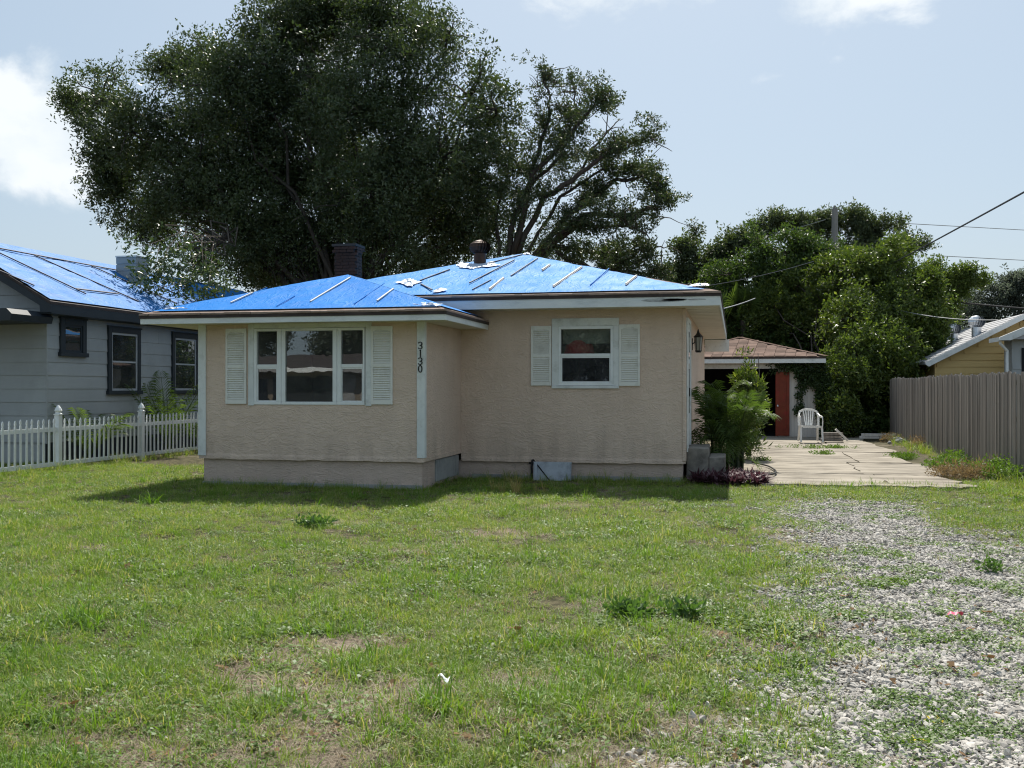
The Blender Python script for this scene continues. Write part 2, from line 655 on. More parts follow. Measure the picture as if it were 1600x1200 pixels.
M_['sash'] = surf('grey_sash_paint', (0.40, 0.42, 0.44), rough=0.5)
M_['litterleaf'] = leafmat('fallen_leaf', (0.13, 0.075, 0.04), (0.26, 0.17, 0.09), 0.2, 0.8, 0.1, tint=(1, .9, .7))
M_['sidings'] = surf('grey_siding', (0.33, 0.35, 0.355), (0.37, 0.39, 0.395), 1.5, rough=0.55, bump_s=0.06, bump_scale=30, rnd=0.04, dirt=(0.19, 0.2, 0.2), dirt_amt=0.35)
M_['charcoal'] = surf('charcoal_trim', (0.020, 0.028, 0.036), (0.03, 0.038, 0.046), 3, rough=0.5)
M_['fencewood'] = surf('weathered_fence_wood', (0.205, 0.185, 0.167), (0.315, 0.29, 0.265), 2.2, (7, 7, 0.35), rough=0.9, spec=0.1, bump_s=0.25, bump_scale=9, rnd=0.2, dirt=(0.07, 0.06, 0.055), dirt_amt=0.6, dirt_scale=1.2)
M_['concrete'] = surf('old_concrete', (0.27, 0.24, 0.195), (0.39, 0.352, 0.295), 1.0, (.55, 1.3, 1), rough=0.9, spec=0.12, bump_s=0.4, bump_scale=26, rnd=0.06, dirt=(0.12, 0.105, 0.085), dirt_amt=1.0, dirt_scale=1.3, dirt_lo=0.40)
M_['step'] = surf('step_concrete', (0.20, 0.18, 0.16), (0.32, 0.295, 0.26), 4, rough=0.9, bump_s=0.3, dirt=(0.07, 0.065, 0.06), dirt_amt=1.0, dirt_scale=3, dirt_lo=.42)  # besides the stains, base tone darkened to carry the steps' deep shade
M_['cmu'] = surf('grey_block', (0.27, 0.28, 0.28), (0.36, 0.36, 0.35), 5, rough=0.95, bump_s=0.5, bump_scale=60, dirt=(0.13, 0.14, 0.14), dirt_amt=0.7, dirt_scale=3)
M_['board'] = surf('painted_grey_board', (0.34, 0.37, 0.42), (0.46, 0.50, 0.55), 5, rough=0.7, dirt=(0.10, 0.10, 0.11), dirt_amt=0.7, dirt_scale=6)
M_['black'] = surf('black_rubber', (0.012, 0.012, 0.013), rough=0.5)
M_['ironblack'] = surf('black_iron', (0.02, 0.02, 0.022), rough=0.45)
M_['orange'] = surf('orange_door_paint', (0.21, 0.042, 0.015), (0.15, 0.024, 0.012), 3, rough=0.55, dirt=(0.30, 0.015, 0.02), dirt_amt=0.8, dirt_scale=3.2)
M_['garwall'] = surf('white_panel_siding', (0.60, 0.58, 0.54), (0.70, 0.68, 0.65), 2, (6, 6, 0.5), rough=0.7, dirt=(0.3, 0.27, 0.23), dirt_amt=0.5)
M_['plastic'] = surf('white_plastic', (0.78, 0.78, 0.76), (0.70, 0.70, 0.68), 4, rough=0.35, spec=0.45, dirt=(0.45, 0.44, 0.4), dirt_amt=0.35)
M_['turbine'] = surf('rusty_brown_metal', (0.05, 0.032, 0.026), (0.09, 0.05, 0.035), 8, rough=0.5, metal=0.5)
M_['galv'] = surf('galvanised_metal', (0.55, 0.58, 0.62), (0.68, 0.71, 0.74), 6, rough=0.35, metal=0.8)
M_['yellow'] = surf('yellow_siding', (0.60, 0.44, 0.19), (0.66, 0.49, 0.22), 2, rough=0.6, rnd=0.03)
M_['greyroof'] = surf('grey_roof_shingle', (0.33, 0.33, 0.34), (0.43, 0.43, 0.44), 6, rough=0.9, bump_s=0.3, bump_scale=30, rnd=0.05)
M_['brick'] = surf('dark_red_brick', (0.040, 0.022, 0.017), (0.060, 0.030, 0.023), 5, rough=0.9, bump_s=0.3, bump_scale=50, rnd=0.2)
M_['mortar'] = surf('mortar', (0.055, 0.048, 0.045), rough=0.95)
M_['bark'] = surf('oak_bark', (0.055, 0.045, 0.038), (0.11, 0.094, 0.080), 3, (4, 4, 1), rough=0.95, spec=0.1, bump_s=0.7, bump_scale=9, bump_d=0.03)
M_['twig'] = surf('grey_twig', (0.12, 0.10, 0.09), (0.2, 0.18, 0.16), 3, rough=0.9)
M_['pole'] = surf('grey_pole_wood', (0.22, 0.21, 0.20), (0.30, 0.28, 0.27), 3, (3, 3, .4), rough=0.9)
M_['wire'] = surf('black_cable', (0.015, 0.015, 0.017), rough=0.5)
M_['wirepale'] = surf('aluminium_wire', (0.28, 0.29, 0.30), rough=0.5)
M_['pebble'] = surf('pale_limestone_pebble', (0.31, 0.29, 0.26), (0.45, 0.425, 0.39), 9, rough=0.9, spec=0.12, rnd=0.38, kind='pos', dirt=(0.33, 0.30, 0.27), dirt_amt=0.5, dirt_scale=20)
M_['red'] = surf('red_cloth', (0.60, 0.02, 0.025), rough=0.8)
M_['blind'] = surf('cream_blind', (0.42, 0.40, 0.33), rough=0.8)
M_['pink'] = surf('pink_ribbon', (0.75, 0.10, 0.20), rough=0.5)
M_['paper'] = surf('white_litter', (0.78, 0.80, 0.80), rough=0.5)
M_['asphalt'] = surf('asphalt', (0.045, 0.045, 0.047), (0.065, 0.064, 0.064), 3, rough=0.9)
M_['cream'] = surf('cream_house_paint', (0.58, 0.47, 0.33), rough=0.8)
M_['whitehouse'] = surf('white_house_paint', (0.75, 0.75, 0.73), rough=0.7)

# leaves and blades
M_['oakleaf'] = leafmat('oak_leaf', (0.026, 0.046, 0.018), (0.088, 0.120, 0.044), 0.30, 0.36, 0.55, patch=1.1, third=(0.10, 0.12, 0.06))
M_['oakleaf2'] = leafmat('ragged_oak_leaf', (0.034, 0.056, 0.024), (0.080, 0.112, 0.044), 0.28, 0.42, 0.45, third=(0.12, 0.12, 0.06))
M_['broad'] = leafmat('glossy_broad_leaf', (0.040, 0.075, 0.024), (0.085, 0.135, 0.035), 0.36, 0.45, 0.32, third=(0.14, 0.19, 0.05))
M_['bright'] = leafmat('fresh_bright_leaf', (0.045, 0.080, 0.018), (0.125, 0.170, 0.036), 0.38, 0.38, 0.45, third=(0.22, 0.26, 0.06))
M_['farleaf'] = leafmat('haze_tinted_leaf', (0.095, 0.115, 0.095), (0.12, 0.14, 0.115), 0.5, 0.6, 0.2, tint=(1.1, 1.15, .9))  # distance haze is mixed into this pale leaf colour
M_['palm'] = leafmat('palm_leaf', (0.060, 0.105, 0.028), (0.14, 0.19, 0.05), 0.42, 0.5, 0.25, third=(0.2, 0.2, 0.06))
M_['palmdark'] = leafmat('dusty_palm_leaf', (0.045, 0.065, 0.04), (0.075, 0.1, 0.055), 0.25, 0.5, 0.3)
M_['ivy'] = leafmat('ivy_leaf', (0.030, 0.055, 0.020), (0.062, 0.100, 0.032), 0.3, 0.4, 0.4)
M_['purple'] = leafmat('purple_leaf', (0.062, 0.030, 0.042), (0.12, 0.060, 0.070), 0.25, 0.5, 0.3, tint=(1.1, 0.8, 0.9))
M_['weed'] = leafmat('lawn_weed_leaf', (0.060, 0.125, 0.034), (0.120, 0.205, 0.060), 0.4, 0.45, 0.4)
M_['clover'] = leafmat('clover_leaf', (0.075, 0.145, 0.026), (0.155, 0.235, 0.05), 0.4, 0.5, 0.35)
M_['blade'] = leafmat('grass_blade', (0.085, 0.180, 0.022), (0.235, 0.315, 0.055), 0.44, 0.5, 0.38, tint=(1.35, 1.35, 0.5), patch=0.55, third=(0.42, 0.38, 0.22))
M_['blade2'] = leafmat('coarse_grass_blade', (0.080, 0.180, 0.018), (0.165, 0.28, 0.04), 0.44, 0.5, 0.38, tint=(1.35, 1.35, 0.5))
M_['straw'] = leafmat('dry_straw', (0.20, 0.16, 0.105), (0.48, 0.41, 0.31), 0.25, 0.7, 0.2, tint=(1.1, 1.0, 0.8))
M_['dryweed'] = leafmat('dry_weed', (0.20, 0.145, 0.085), (0.30, 0.24, 0.15), 0.35, 0.7, 0.2, tint=(1.1, 1.0, 0.7))
M_['seed'] = leafmat('yellow_tuft', (0.35, 0.28, 0.10), (0.48, 0.40, 0.17), 0.4, 0.7, 0.2, tint=(1.1, 1.0, 0.7))
M_['yflower'] = leafmat('yellow_flower', (0.6, 0.45, 0.03), (0.75, 0.62, 0.06), 0.3, 0.7, 0.2, tint=(1, 1, 0.6))

# ================================================================== SETTING: ground, slabs, street behind the camera
def gravel_amount(x, y):
    """1 where the shell-rock driveway is bare, 0 in the lawn."""
    edge = 0.05 + 0.075 * (y - 4) + 0.9 * (fbm(x, y, 2.2, 3) - 0.5)
    g = sstep(-0.55, 1.1, x - edge + 0.35 + .5 * (fbm(x, y, .6, 13) - .5))
    far = sstep(10.4, 12.8, y + 1.4 * (fbm(x, y, 1.6, 8) - 0.5)) * sstep(1.9, 2.7, x)
    far = np.maximum(far, sstep(14.6, 16.2, y))
    return g * (1 - 0.95 * far)


BARE = [(430, 1065, .75), (330, 1140, .8), (560, 815, .42), (500, 1120, .5), (1040, 1010, .45), (800, 830, .4), (920, 1180, .6), (700, 850, .35), (1085, 1000, .4), (640, 860, .3), (480, 1010, .35), (590, 1075, .5),
        (1170, 1000, .6), (1100, 1130, .5), (160, 1100, .3), (870, 1060, .3), (560, 1000, .28), (880, 790, .3)]
BARE = [(*atz(a, b)[:2], r) for a, b, r in BARE]


def bare_amount(x, y):
    b = .85 * sstep(0.62, 0.8, fbm(x, y, 1.1, 21, 5))
    n = fbm(x, y, 0.5, 5)
    for bx, by, r in BARE:
        d = np.sqrt(((x - bx) / (r * 1.1)) ** 2 + ((y - by) / (r * .85)) ** 2)
        b = np.maximum(b, .8 * sstep(1.15, 0.35, d + (n - 0.5) * 2.2))
    return np.clip(b, 0, 1)


def slab_zone(x, y):
    return sstep(-0.15, 0.05, x) * sstep(4.1, 3.7, x) * sstep(17.2, 17.5, y)


def ground_z(x, y):
    amp = np.where(y > 16.8, 0.3, 1.0)
    return amp * (0.04 * (fbm(x, y, 2.5, 40) - 0.5) + 0.055 * (fbm(x, y, 0.42, 44) - 0.5))


def build_ground():
    xs = np.concatenate([[-900, -400, -200, -100, -60, -35, -24], np.arange(-17, 9.01, 0.13), [12, 16, 24, 36, 60, 120, 250, 500, 900]])
    ys = np.concatenate([[-900, -400, -150, -60, -30, -16, -9, -5, -2], np.arange(0, 22, 0.13), np.arange(22, 40, 0.6), [44, 52, 70, 100, 160, 300, 600, 1200]])
    X, Y = np.meshgrid(xs, ys)
    near = ((X > -18) & (X < 10) & (Y > -1) & (Y < 40)).astype(float)
    Z = ground_z(X, Y) * near - 0.02
    v = np.stack([X, Y, Z], -1).reshape(-1, 3)
    nx, ny = len(xs), len(ys)
    i = np.arange(nx * ny).reshape(ny, nx)
    f = np.stack([i[:-1, :-1], i[:-1, 1:], i[1:, 1:], i[1:, :-1]], -1).reshape(-1, 4)
    me = bpy.data.meshes.new('ground')
    me.from_pydata(v.tolist(), [], f.tolist())
    for nm, val in (('grav', gravel_amount(X, Y) * near), ('bare', bare_amount(X, Y) * near)):
        a = me.attributes.new(nm, 'FLOAT', 'POINT')
        a.data.foreach_set('value', val.ravel().astype(np.float32))
    me.polygons.foreach_set('use_smooth', [True] * len(me.polygons))
    m, nt, bs = new_mat('lawn_soil')
    vv = coords(nt)
    ga, ba = nt.nodes.new('ShaderNodeAttribute'), nt.nodes.new('ShaderNodeAttribute')
    ga.attribute_name, ba.attribute_name = 'grav', 'bare'
    n1 = tex_noise(nt, vv, 9, 7, 0.65)
    n2 = tex_noise(nt, vv, 38, 7, 0.7)
    thatch = mixcol(nt, maprange(nt, n1, 0.35, 0.65), (0.030, 0.032, 0.015), (0.13, 0.112, 0.066))  # thatch darkened so its colour holds the shaded gaps between blades
    sand = mixcol(nt, maprange(nt, n2, 0.35, 0.65), (0.13, 0.10, 0.075), (0.36, 0.295, 0.23))
    grit = mixcol(nt, maprange(nt, n2, 0.38, 0.62), (0.20, 0.18, 0.155), (0.44, 0.41, 0.37))
    col = mixcol(nt, ba.outputs['Fac'], thatch, sand)
    col = mixcol(nt, ga.outputs['Fac'], col, grit)
    nt.links.new(col, bs.inputs['Base Color'])
    bs.inputs['Roughness'].default_value = 0.95
    bs.inputs['Specular IOR Level'].default_value = 0.1
    bump(nt, bs, mathn(nt, 'ADD', n1, n2), 0.8, 0.03)
    me.materials.append(m)
    link('ground', me, kind='structure')


build_ground()


def build_driveway():
    """Broken concrete slab beside the house: irregular plates with open joints."""
    d = link('driveway', None, kind='structure')
    bed = MB()
    bed.poly([(-0.1, 17.5, 0.012), (3.5, 17.5, 0.012), (3.8, 33.9, 0.012), (-0.3, 33.9, 0.012)])
    bed.build('joint_soil', surf('joint_soil', (0.10, 0.085, 0.06), (0.17, 0.15, 0.11), 20, rough=0.95), d)
    rows = [17.35, 19.6, 22.6, 26.2, 30.0, 34.3]
    mids = [2.45, 2.3, 2.55, 2.35, 2.5]

    def jag(a, b, n, amp, seed):
        a, b = Vector(a), Vector(b)
        rr = random.Random(seed)
        out = []
        for k in range(n + 1):
            t = k / n
            p = a.lerp(b, t)
            if 0 < k < n:
                p.x += rr.uniform(-amp, amp) * (1 if abs(b.y - a.y) > abs(b.x - a.x) else 0.3)
                p.y += rr.uniform(-amp, amp) * (1 if abs(b.x - a.x) > abs(b.y - a.y) else 0.3)
            out.append(p)
        return out
    xl, xr = -0.12, 3.75
    for k in range(5):
        y0, y1, xm = rows[k], rows[k + 1], mids[k]
        g = 0.014
        for (a, b) in ((xl, xm), (xm, xr + 0.12 * sin(k * 2.3))):
            p00, p10, p11, p01 = (a + g, y0 + g), (b - g, y0 + g + (0.1 if b > 3 else 0)), (b - g - (0.25 if b > 3 and k == 0 else 0), y1 - g), (a + g, y1 - g)
            amp = 0.05
            loop = []
            amp0 = 0.16 if k == 0 else 0.045
            loop += jag((*p00, 0), (*p10, 0), 9, amp0, k * 7 + 1)[:-1]
            loop += jag((*p10, 0), (*p11, 0), 7, 0.14 if b > 3 else amp, k * 7 + 2)[:-1]
            loop += jag((*p11, 0), (*p01, 0), 9, amp, k * 7 + 3)[:-1]
            loop += jag((*p01, 0), (*p00, 0), 7, amp, k * 7 + 4)[:-1]
            top = 0.03 + random.uniform(-0.008, 0.012)
            mb = MB()
            mb.prism([(p.x, p.y, -0.06) for p in loop], (0, 0, top + 0.06))
            mb.build('concrete_slab', M_['concrete'], d)


build_driveway()

# street and the houses across it (they show as reflections in the panes)
st = MB()
st.box(-60, 60, -9.5, -4.0, -0.2, -0.005)
st.build('street', M_['asphalt'], kind='structure')

# ================================================================== PEACH BUNGALOW
house = thing('stucco_bungalow', 'small peach stucco bungalow with white shutters and blue sheets over its roof', 'house', (-4.5, 15.5, 0))
BY = 15.5            # bay front plane
MY = 17.75           # main front plane
BX0, BX1 = -8.68, -4.81
MX1 = -0.84
BL, ML = 0.44, 0.305  # height where stucco starts
BS, MS = 2.665, 2.99  # soffit height
px_x = lambda px, Y: aty(px, 600, Y).x
px_z = lambda px, py, Y: aty(px, py, Y).z

# openings
bw = dict(x0=px_x(390, BY), x1=px_x(578, BY), z0=px_z(484, 632, BY), z1=px_z(484, 507, BY))
mw = dict(x0=px_x(866, MY), x1=px_x(963, MY), z0=px_z(914, 604, MY), z1=px_z(914, 503, MY))

front_y = lambda Y: (lambda u, d, z: (u, Y + d, z))
side_x = lambda X: (lambda u, d, z: (X - d, u, z))
b = MB()
wall_sheet(b, BX0, BX1, BL, BS, 0.16, front_y(BY), [(bw['x0'], bw['x1'], bw['z0'], bw['z1'])])
b.box(BX1 - 0.16, BX1, BY + 0.161, MY + 0.14, BL, BS)
b.box(BX0, BX0 + 0.16, BY + 0.161, MY + 2, BL, BS)
b.build('bay_wall', M_['stucco'], house)
b = MB()
wall_sheet(b, BX1 + 0.002, MX1, ML, MS, 0.16, front_y(MY), [(mw['x0'], mw['x1'], mw['z0'], mw['z1'])])
b.box(MX1 - 0.16, MX1, MY + 0.161, 29.0, ML, MS)
b.box(-8.2, -8.04, MY + 2.01, 29.0, ML, MS)
b.box(-8.2, MX1 - 0.17, 28.85, 29.0, ML, MS)
b.build('main_wall', M_['stucco'], house)
# rough lower lip where the stucco stops over the foundation
b = MB()
for (x0, x1, Y, z) in ((BX0 - 0.012, BX1 + 0.014, BY, BL), (BX1 + 0.02, MX1 + 0.012, MY, ML)):
    n = 46
    for k in range(n):
        a, c = x0 + (x1 - x0) * k / n, x0 + (x1 - x0) * (k + 1) / n
        h0 = 0.05 + 0.02 * mnoise.noise(Vector((a * 2.3, Y, 1)))
        h1 = 0.05 + 0.02 * mnoise.noise(Vector((c * 2.3, Y, 1)))
        d0 = 0.014 + 0.008 * mnoise.noise(Vector((a * 5, Y, 4)))
        d1 = 0.014 + 0.008 * mnoise.noise(Vector((c * 5, Y, 4)))
        z0_, z1_ = z - 0.012 + 0.012 * mnoise.noise(Vector((a * 4, Y, 9))), z - 0.012 + 0.012 * mnoise.noise(Vector((c * 4, Y, 9)))
        b.poly([(a, Y - d0, z0_), (c, Y - d1, z1_), (c, Y - d1 * .8, z + h1 * .7), (a, Y - d0 * .8, z + h0 * .7)])
        b.poly([(a, Y - d0 * .8, z + h0 * .7), (c, Y - d1 * .8, z + h1 * .7), (c, Y + .002, z + h1 + .03), (a, Y + .002, z + h0 + .03)])
        b.poly([(a, Y - d0, z0_), (a, Y + .05, z0_), (c, Y + .05, z1_), (c, Y - d1, z1_)])
b.box(BX1 - 0.01, BX1 + 0.014, BY - 0.012, MY - 0.01, BL - 0.01, BL + 0.055)
b.build('stucco_lip', M_['stucco'], house)

b = MB()
b.box(BX0 + 0.05, BX1 - 0.04, BY + 0.045, MY - 0.05, -0.3, BL - 0.002)
b.box(-8.15, MX1 - 0.045, MY + 0.05, 28.9, -0.3, ML - 0.002)
b.build('foundation', M_['found'], house)
b = MB()
b.box(BX1 - 0.05, BX1 - 0.012, 16.25, 17.66, 0.05, BL - 0.03)
b.build('crawl_panel', M_['cmu'], house, bevel=0.006)
# broad drip footing that shows dark at the bottom
b = MB()
b.box(BX0 + 0.03, BX1 - 0.03, BY + 0.02, BY + 0.05, -0.1, 0.055)
b.build('footing', M_['cmu'], house)
MB().box(BX1 + 0.2, MX1 - 0.06, MY + 0.02, MY + 0.06, -0.1, 0.06).build('footing', M_['cmu'], house)

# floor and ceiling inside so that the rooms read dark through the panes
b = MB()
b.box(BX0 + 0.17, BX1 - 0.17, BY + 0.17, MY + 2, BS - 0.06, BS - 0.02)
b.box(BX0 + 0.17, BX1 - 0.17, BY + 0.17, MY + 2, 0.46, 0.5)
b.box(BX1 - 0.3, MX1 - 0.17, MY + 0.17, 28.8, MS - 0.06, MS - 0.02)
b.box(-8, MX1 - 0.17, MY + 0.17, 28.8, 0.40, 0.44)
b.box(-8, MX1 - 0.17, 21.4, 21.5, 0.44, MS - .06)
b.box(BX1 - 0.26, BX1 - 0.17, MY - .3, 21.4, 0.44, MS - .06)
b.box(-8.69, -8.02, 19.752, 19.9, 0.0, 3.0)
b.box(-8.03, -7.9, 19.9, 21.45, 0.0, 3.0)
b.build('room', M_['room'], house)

# corner boards
b = MB()
b.box(px_x(651, BY - .03), BX1 + 0.022, BY - 0.024, BY - 0.001, BL + 0.05, BS)
b.box(BX1 + 0.001, BX1 + 0.024, BY + 0.0005, BY + 0.085, BL + 0.05, BS)
b.build('corner_board', M_['trim'], house, bevel=0.004)
b = MB()
b.box(BX0 - 0.024, px_x(321, BY - .03), BY - 0.024, BY - 0.001, BL + 0.04, BS)
b.build('corner_board', M_['trim'], house, bevel=0.004)

# ---- roofs: hip slabs
BE = dict(x0=-9.47, x1=-4.29, y=14.98, z=2.80)
BAP = Vector((-6.88, 17.57, 3.64))
BRE = Vector((-6.88, 18.75, 3.64))
ME = dict(x0=-8.65, x1=-0.23, y=17.15, z=3.19, yb=29.5)
MAP = Vector((-4.44, 21.36, 4.435))
MRE = Vector((-4.44, 25.3, 4.435))


def hip(mb, faces, t):
    for f in faces:
        mb.prism([Vector(p) - Vector((0, 0, t)) for p in f], (0, 0, t))


b = MB()
z = BE['z']
hip(b, [[(BE['x0'], BE['y'], z), (BE['x1'], BE['y'], z), BAP],
        [(BE['x1'], BE['y'], z), (BE['x1'], 17.72, z), (BRE.x, BRE.y, BRE.z), BAP],
        [(BE['x0'], 18.6, z), (BE['x0'], BE['y'], z), BAP, (BRE.x, BRE.y, BRE.z)]], 0.05)
b.build('bay_roof', M_['shingle'], house)
b = MB()
z = ME['z']
hip(b, [[(ME['x0'], ME['y'], z), (ME['x1'], ME['y'], z), MAP],
        [(ME['x1'], ME['y'], z), (ME['x1'], ME['yb'], z), MRE, MAP],
        [(ME['x1'], ME['yb'], z), (ME['x0'], ME['yb'], z), MRE],
        [(ME['x0'], ME['yb'], z), (ME['x0'], ME['y'], z), MAP, MRE]], 0.05)
b.build('main_roof', M_['shingle'], house)
# drip edge
b = MB()
b.box(BE['x0'] - .006, BE['x1'] + .006, BE['y'] - .008, BE['y'] + .03, 2.722, 2.768)
b.box(BE['x1'] - .03, BE['x1'] + .008, BE['y'] + .031, 17.72, 2.722, 2.768)
b.box(ME['x0'] - .006, ME['x1'] + .006, ME['y'] - .008, ME['y'] + .03, 3.112, 3.158)
b.box(ME['x1'] - .03, ME['x1'] + .008, ME['y'] + .031, ME['yb'], 3.112, 3.158)
b.build('drip_edge', M_['drip'], house)
# ragged shingle ends along the eaves
b = MB()
rr = random.Random(3)


def eave_tabs(x0, x1, y, z):
    x = x0
    while x < x1:
        w = rr.uniform(0.13, 0.3)
        d = rr.uniform(0.0, 0.022)
        b.box(x + .003, min(x + w, x1) - .003, y - 0.012 - d, y + 0.26, z - 0.012 + rr.uniform(-.006, .004), z + 0.012 + rr.uniform(0, .006))
        x += w


eave_tabs(BE['x0'], BE['x1'], BE['y'], BE['z'] - 0.012)
eave_tabs(ME['x0'], ME['x1'], ME['y'], ME['z'] - 0.012)
b.build('eave_shingles', M_['shingle'], house, kind='stuff')

# fascia boards
b = MB()
b.box(BE['x0'] + .01, BE['x1'] - .012, BE['y'] + .006, BE['y'] + .03, 2.632, 2.724)
b.build('fascia', M_['fascia'], house, bevel=0.003)
b = MB()
b.box(BE['x1'] - .034, BE['x1'] - .01, BE['y'] + .0305, 17.735, 2.632, 2.724)
b.build('fascia', M_['fascia'], house, bevel=0.003)
b = MB()
b.box(ME['x0'] + .01, ME['x1'] - .01, ME['y'] + .006, ME['y'] + .032, 2.955, 3.114)
b.build('fascia', M_['fascia'], house, bevel=0.003)
b = MB()
b.box(ME['x1'] - .036, ME['x1'] - .01, ME['y'] + .0325, ME['yb'] - .02, 2.955, 3.114)
b.build('fascia', M_['fascia'], house, bevel=0.003)
# black scorch of mildew near the corner of the front fascia
b = MB()
for cx, w, h in ((-1.15, .36, .035), (-.62, .16, .014), (-1.0, .2, .02)):
    pts = [(cx + w * cos(t) * (1 + .25 * mnoise.noise(Vector((cx, t, 0)))), ME['y'] + .0035, 3.06 + h * sin(t) * (1 + .3 * mnoise.noise(Vector((t * 2, cx, 3))))) for t in np.linspace(0, 2 * pi, 22)[:-1]]
    b.poly(pts)
b.build('mildew_stain', surf('mildew', (0.24, 0.25, 0.25), (0.5, 0.52, 0.52), 9, (1, 1, 2), rough=0.8), house)

# soffits: front ones plain, side one of narrow boards
b = MB()
b.box(BE['x0'] + .03, BE['x1'] - .035, BE['y'] + .032, BY - .003, BS - .022, BS - .004)
b.box(BX1 + .003, BE['x1'] - .036, BY + .001, MY - .003, BS - .022, BS - .004)
b.box(BE['x0'] + .03, BX0 - .002, BY, MY + 1.5, BS - .022, BS - .004)
b.build('bay_soffit', M_['soffit'], house)
b = MB()
b.box(ME['x0'] + .04, ME['x1'] - .04, ME['y'] + .034, MY - .003, MS - .022, MS - .004)
b.build('main_soffit', M_['soffit'], house)
sm = MB().box(MX1 + .004, ME['x1'] - .04, 0, .192, MS - .024, MS - .006).mesh('soffit_board', M_['soffit'])
yy = MY + .002
k = 0
while yy < 29.2:
    link('soffit_board', sm, house, Matrix.Translation((0, yy, 0.004 * (k % 2))))
    yy += .2
    k += 1
b = MB()
b.box(MX1 + .01, ME['x1'] + .06, 29.3, 29.5, 2.62, 2.95)
b.build('eave_return', M_['trim'], house)
# downpipe-like batten and conduit on the corner
b = MB()
b.box(MX1 - .05, MX1 + .018, MY - .02, MY + .1, ML + .03, MS - .03)
b.build('corner_bead', M_['stucco'], house, bevel=0.01)
b = MB()
b.tube([(MX1 + .035, MY + .06, .5), (MX1 + .035, MY + .06, 1.9), (MX1 + .03, MY + .07, 2.75)], .014, 8)
b.box(MX1 + .02, MX1 + .05, MY + .03, MY + .09, 2.55, 2.72)
b.box(MX1 + .02, MX1 + .05, MY + .03, MY + .09, 1.45, 1.6)
b.build('conduit', M_['trim'], house)


# ---- windows
def sash_frame(mb, x0, x1, z0, z1, Y, w, t):
    mb.box(x0, x1, Y, Y + t, z0, z0 + w)
    mb.box(x0, x1, Y, Y + t, z1 - w, z1)
    mb.box(x0, x0 + w, Y + .0008, Y + t - .0008, z0 + w, z1 - w)
    mb.box(x1 - w, x1, Y + .0008, Y + t - .0008, z0 + w, z1 - w)


def pane(x0, x1, z0, z1, Y, parent, m='glass'):
    return MB().box(x0, x1, Y, Y + .006, z0, z1).build('pane', M_[m], parent)


Yc = BY - .022
b = MB()
cx = [px_x(v, Yc) for v in (387.5, 396.5, 570.5, 580)]
cz = [px_z(484, v, Yc) for v in (634, 512, 502)]
b.box(cx[0], cx[1] - .003, Yc, BY - .001, cz[0], cz[2])
b.box(cx[2] + .003, cx[3], Yc, BY - .001, cz[0], cz[2])
b.box(cx[1], cx[2], Yc + .004, BY - .001, cz[1], cz[2] - .004)
for x in (cx[0] + .03, cx[3] - .03):
    for zz in np.linspace(cz[0] + .06, cz[2] - .06, 4):
        b.tube([(x, Yc + .003, zz), (x, Yc - .006, zz)], .008, 6)
b.build('window_casing', M_['trim'], house, bevel=0.003)
zb, zt = px_z(484, 632.5, BY), px_z(484, 512.5, BY)
for (fa, fb, ga, gb, kind) in ((397, 439.5, 401.5, 433, 'hung'), (440, 526.5, 446, 520, 'fixed'), (527, 570, 533, 567, 'hung')):
    x0, x1 = px_x(fa, BY), px_x(fb, BY)
    g0, g1 = px_x(ga, BY), px_x(gb, BY)
    w = max(0.045, (g0 - x0))
    f = MB()
    f.box(x0, x1, BY - .014, BY + .05, zb, zb + .05)
    f.box(x0, x1, BY - .014, BY + .05, zt - .045, zt)
    f.box(x0, g0, BY - .0145, BY + .0495, zb + .05, zt - .045)
    f.box(g1, x1, BY - .0145, BY + .0495, zb + .05, zt - .045)
    wo = f.build('window', M_['vinyl'], house, bevel=0.004)
    if kind == 'fixed':
        pane(g0, g1, zb + .05, zt - .045, BY + .02, wo)
    else:
        zm = px_z(484, 572, BY)
        MB().box(g0 + .001, g1 - .001, BY - .004, BY + .04, zm - .028, zm + .03).build('meeting_rail', M_['vinyl'], wo, bevel=0.003)
        pane(g0, g1, zm + .03, zt - .045, BY + .025, wo)
        s = MB()
        sash_frame(s, g0 + .001, g1 - .001, zb + .051, zm - .029, BY + .004, .018, .03)
        s.build('lower_sash', M_['vinyl'], wo)
        pane(g0 + .019, g1 - .019, zb + .069, zm - .047, BY + .018, wo, 'screen')

# main window
Yc = MY - .024
b = MB()
cx = [px_x(v, Yc) for v in (862, 872.5, 958, 967)]
cz = [px_z(914, v, Yc) for v in (607, 602.5, 509, 497)]
b.box(cx[0], cx[3], Yc, MY - .001, cz[2], cz[3])
b.box(cx[0], cx[3], Yc - .012, MY - .001, cz[0], cz[1])
b.box(cx[0], cx[1], Yc + .003, MY - .001, cz[1], cz[2])
b.box(cx[2], cx[3], Yc + .003, MY - .001, cz[1], cz[2])
for x in (cx[0] + .04, cx[0] + .12, cx[3] - .04, cx[3] - .14):
    b.tube([(x, Yc + .003, cz[3] - .07), (x, Yc - .006, cz[3] - .07)], .009, 6)
b.build('window_casing', M_['trim'], house, bevel=0.003)
x0, x1, g0, g1 = [px_x(v, MY) for v in (872.7, 958, 876.5, 954)]
zb, zt, zm = px_z(914, 602.3, MY), px_z(914, 509.3, MY), px_z(914, 555, MY)
f = MB()
f.box(x0, x1, MY - .012, MY + .05, zb, zb + .05)
f.box(x0, x1, MY - .012, MY + .05, zt - .055, zt)
f.box(x0, g0, MY - .0125, MY + .0495, zb + .05, zt - .055)
f.box(g1, x1, MY - .0125, MY + .0495, zb + .05, zt - .055)
wo = f.build('window', M_['vinyl'], house, bevel=0.004)
MB().box(g0 + .001, g1 - .001, MY - .004, MY + .04, zm - .028, zm + .028).build('meeting_rail', M_['vinyl'], wo, bevel=0.003)
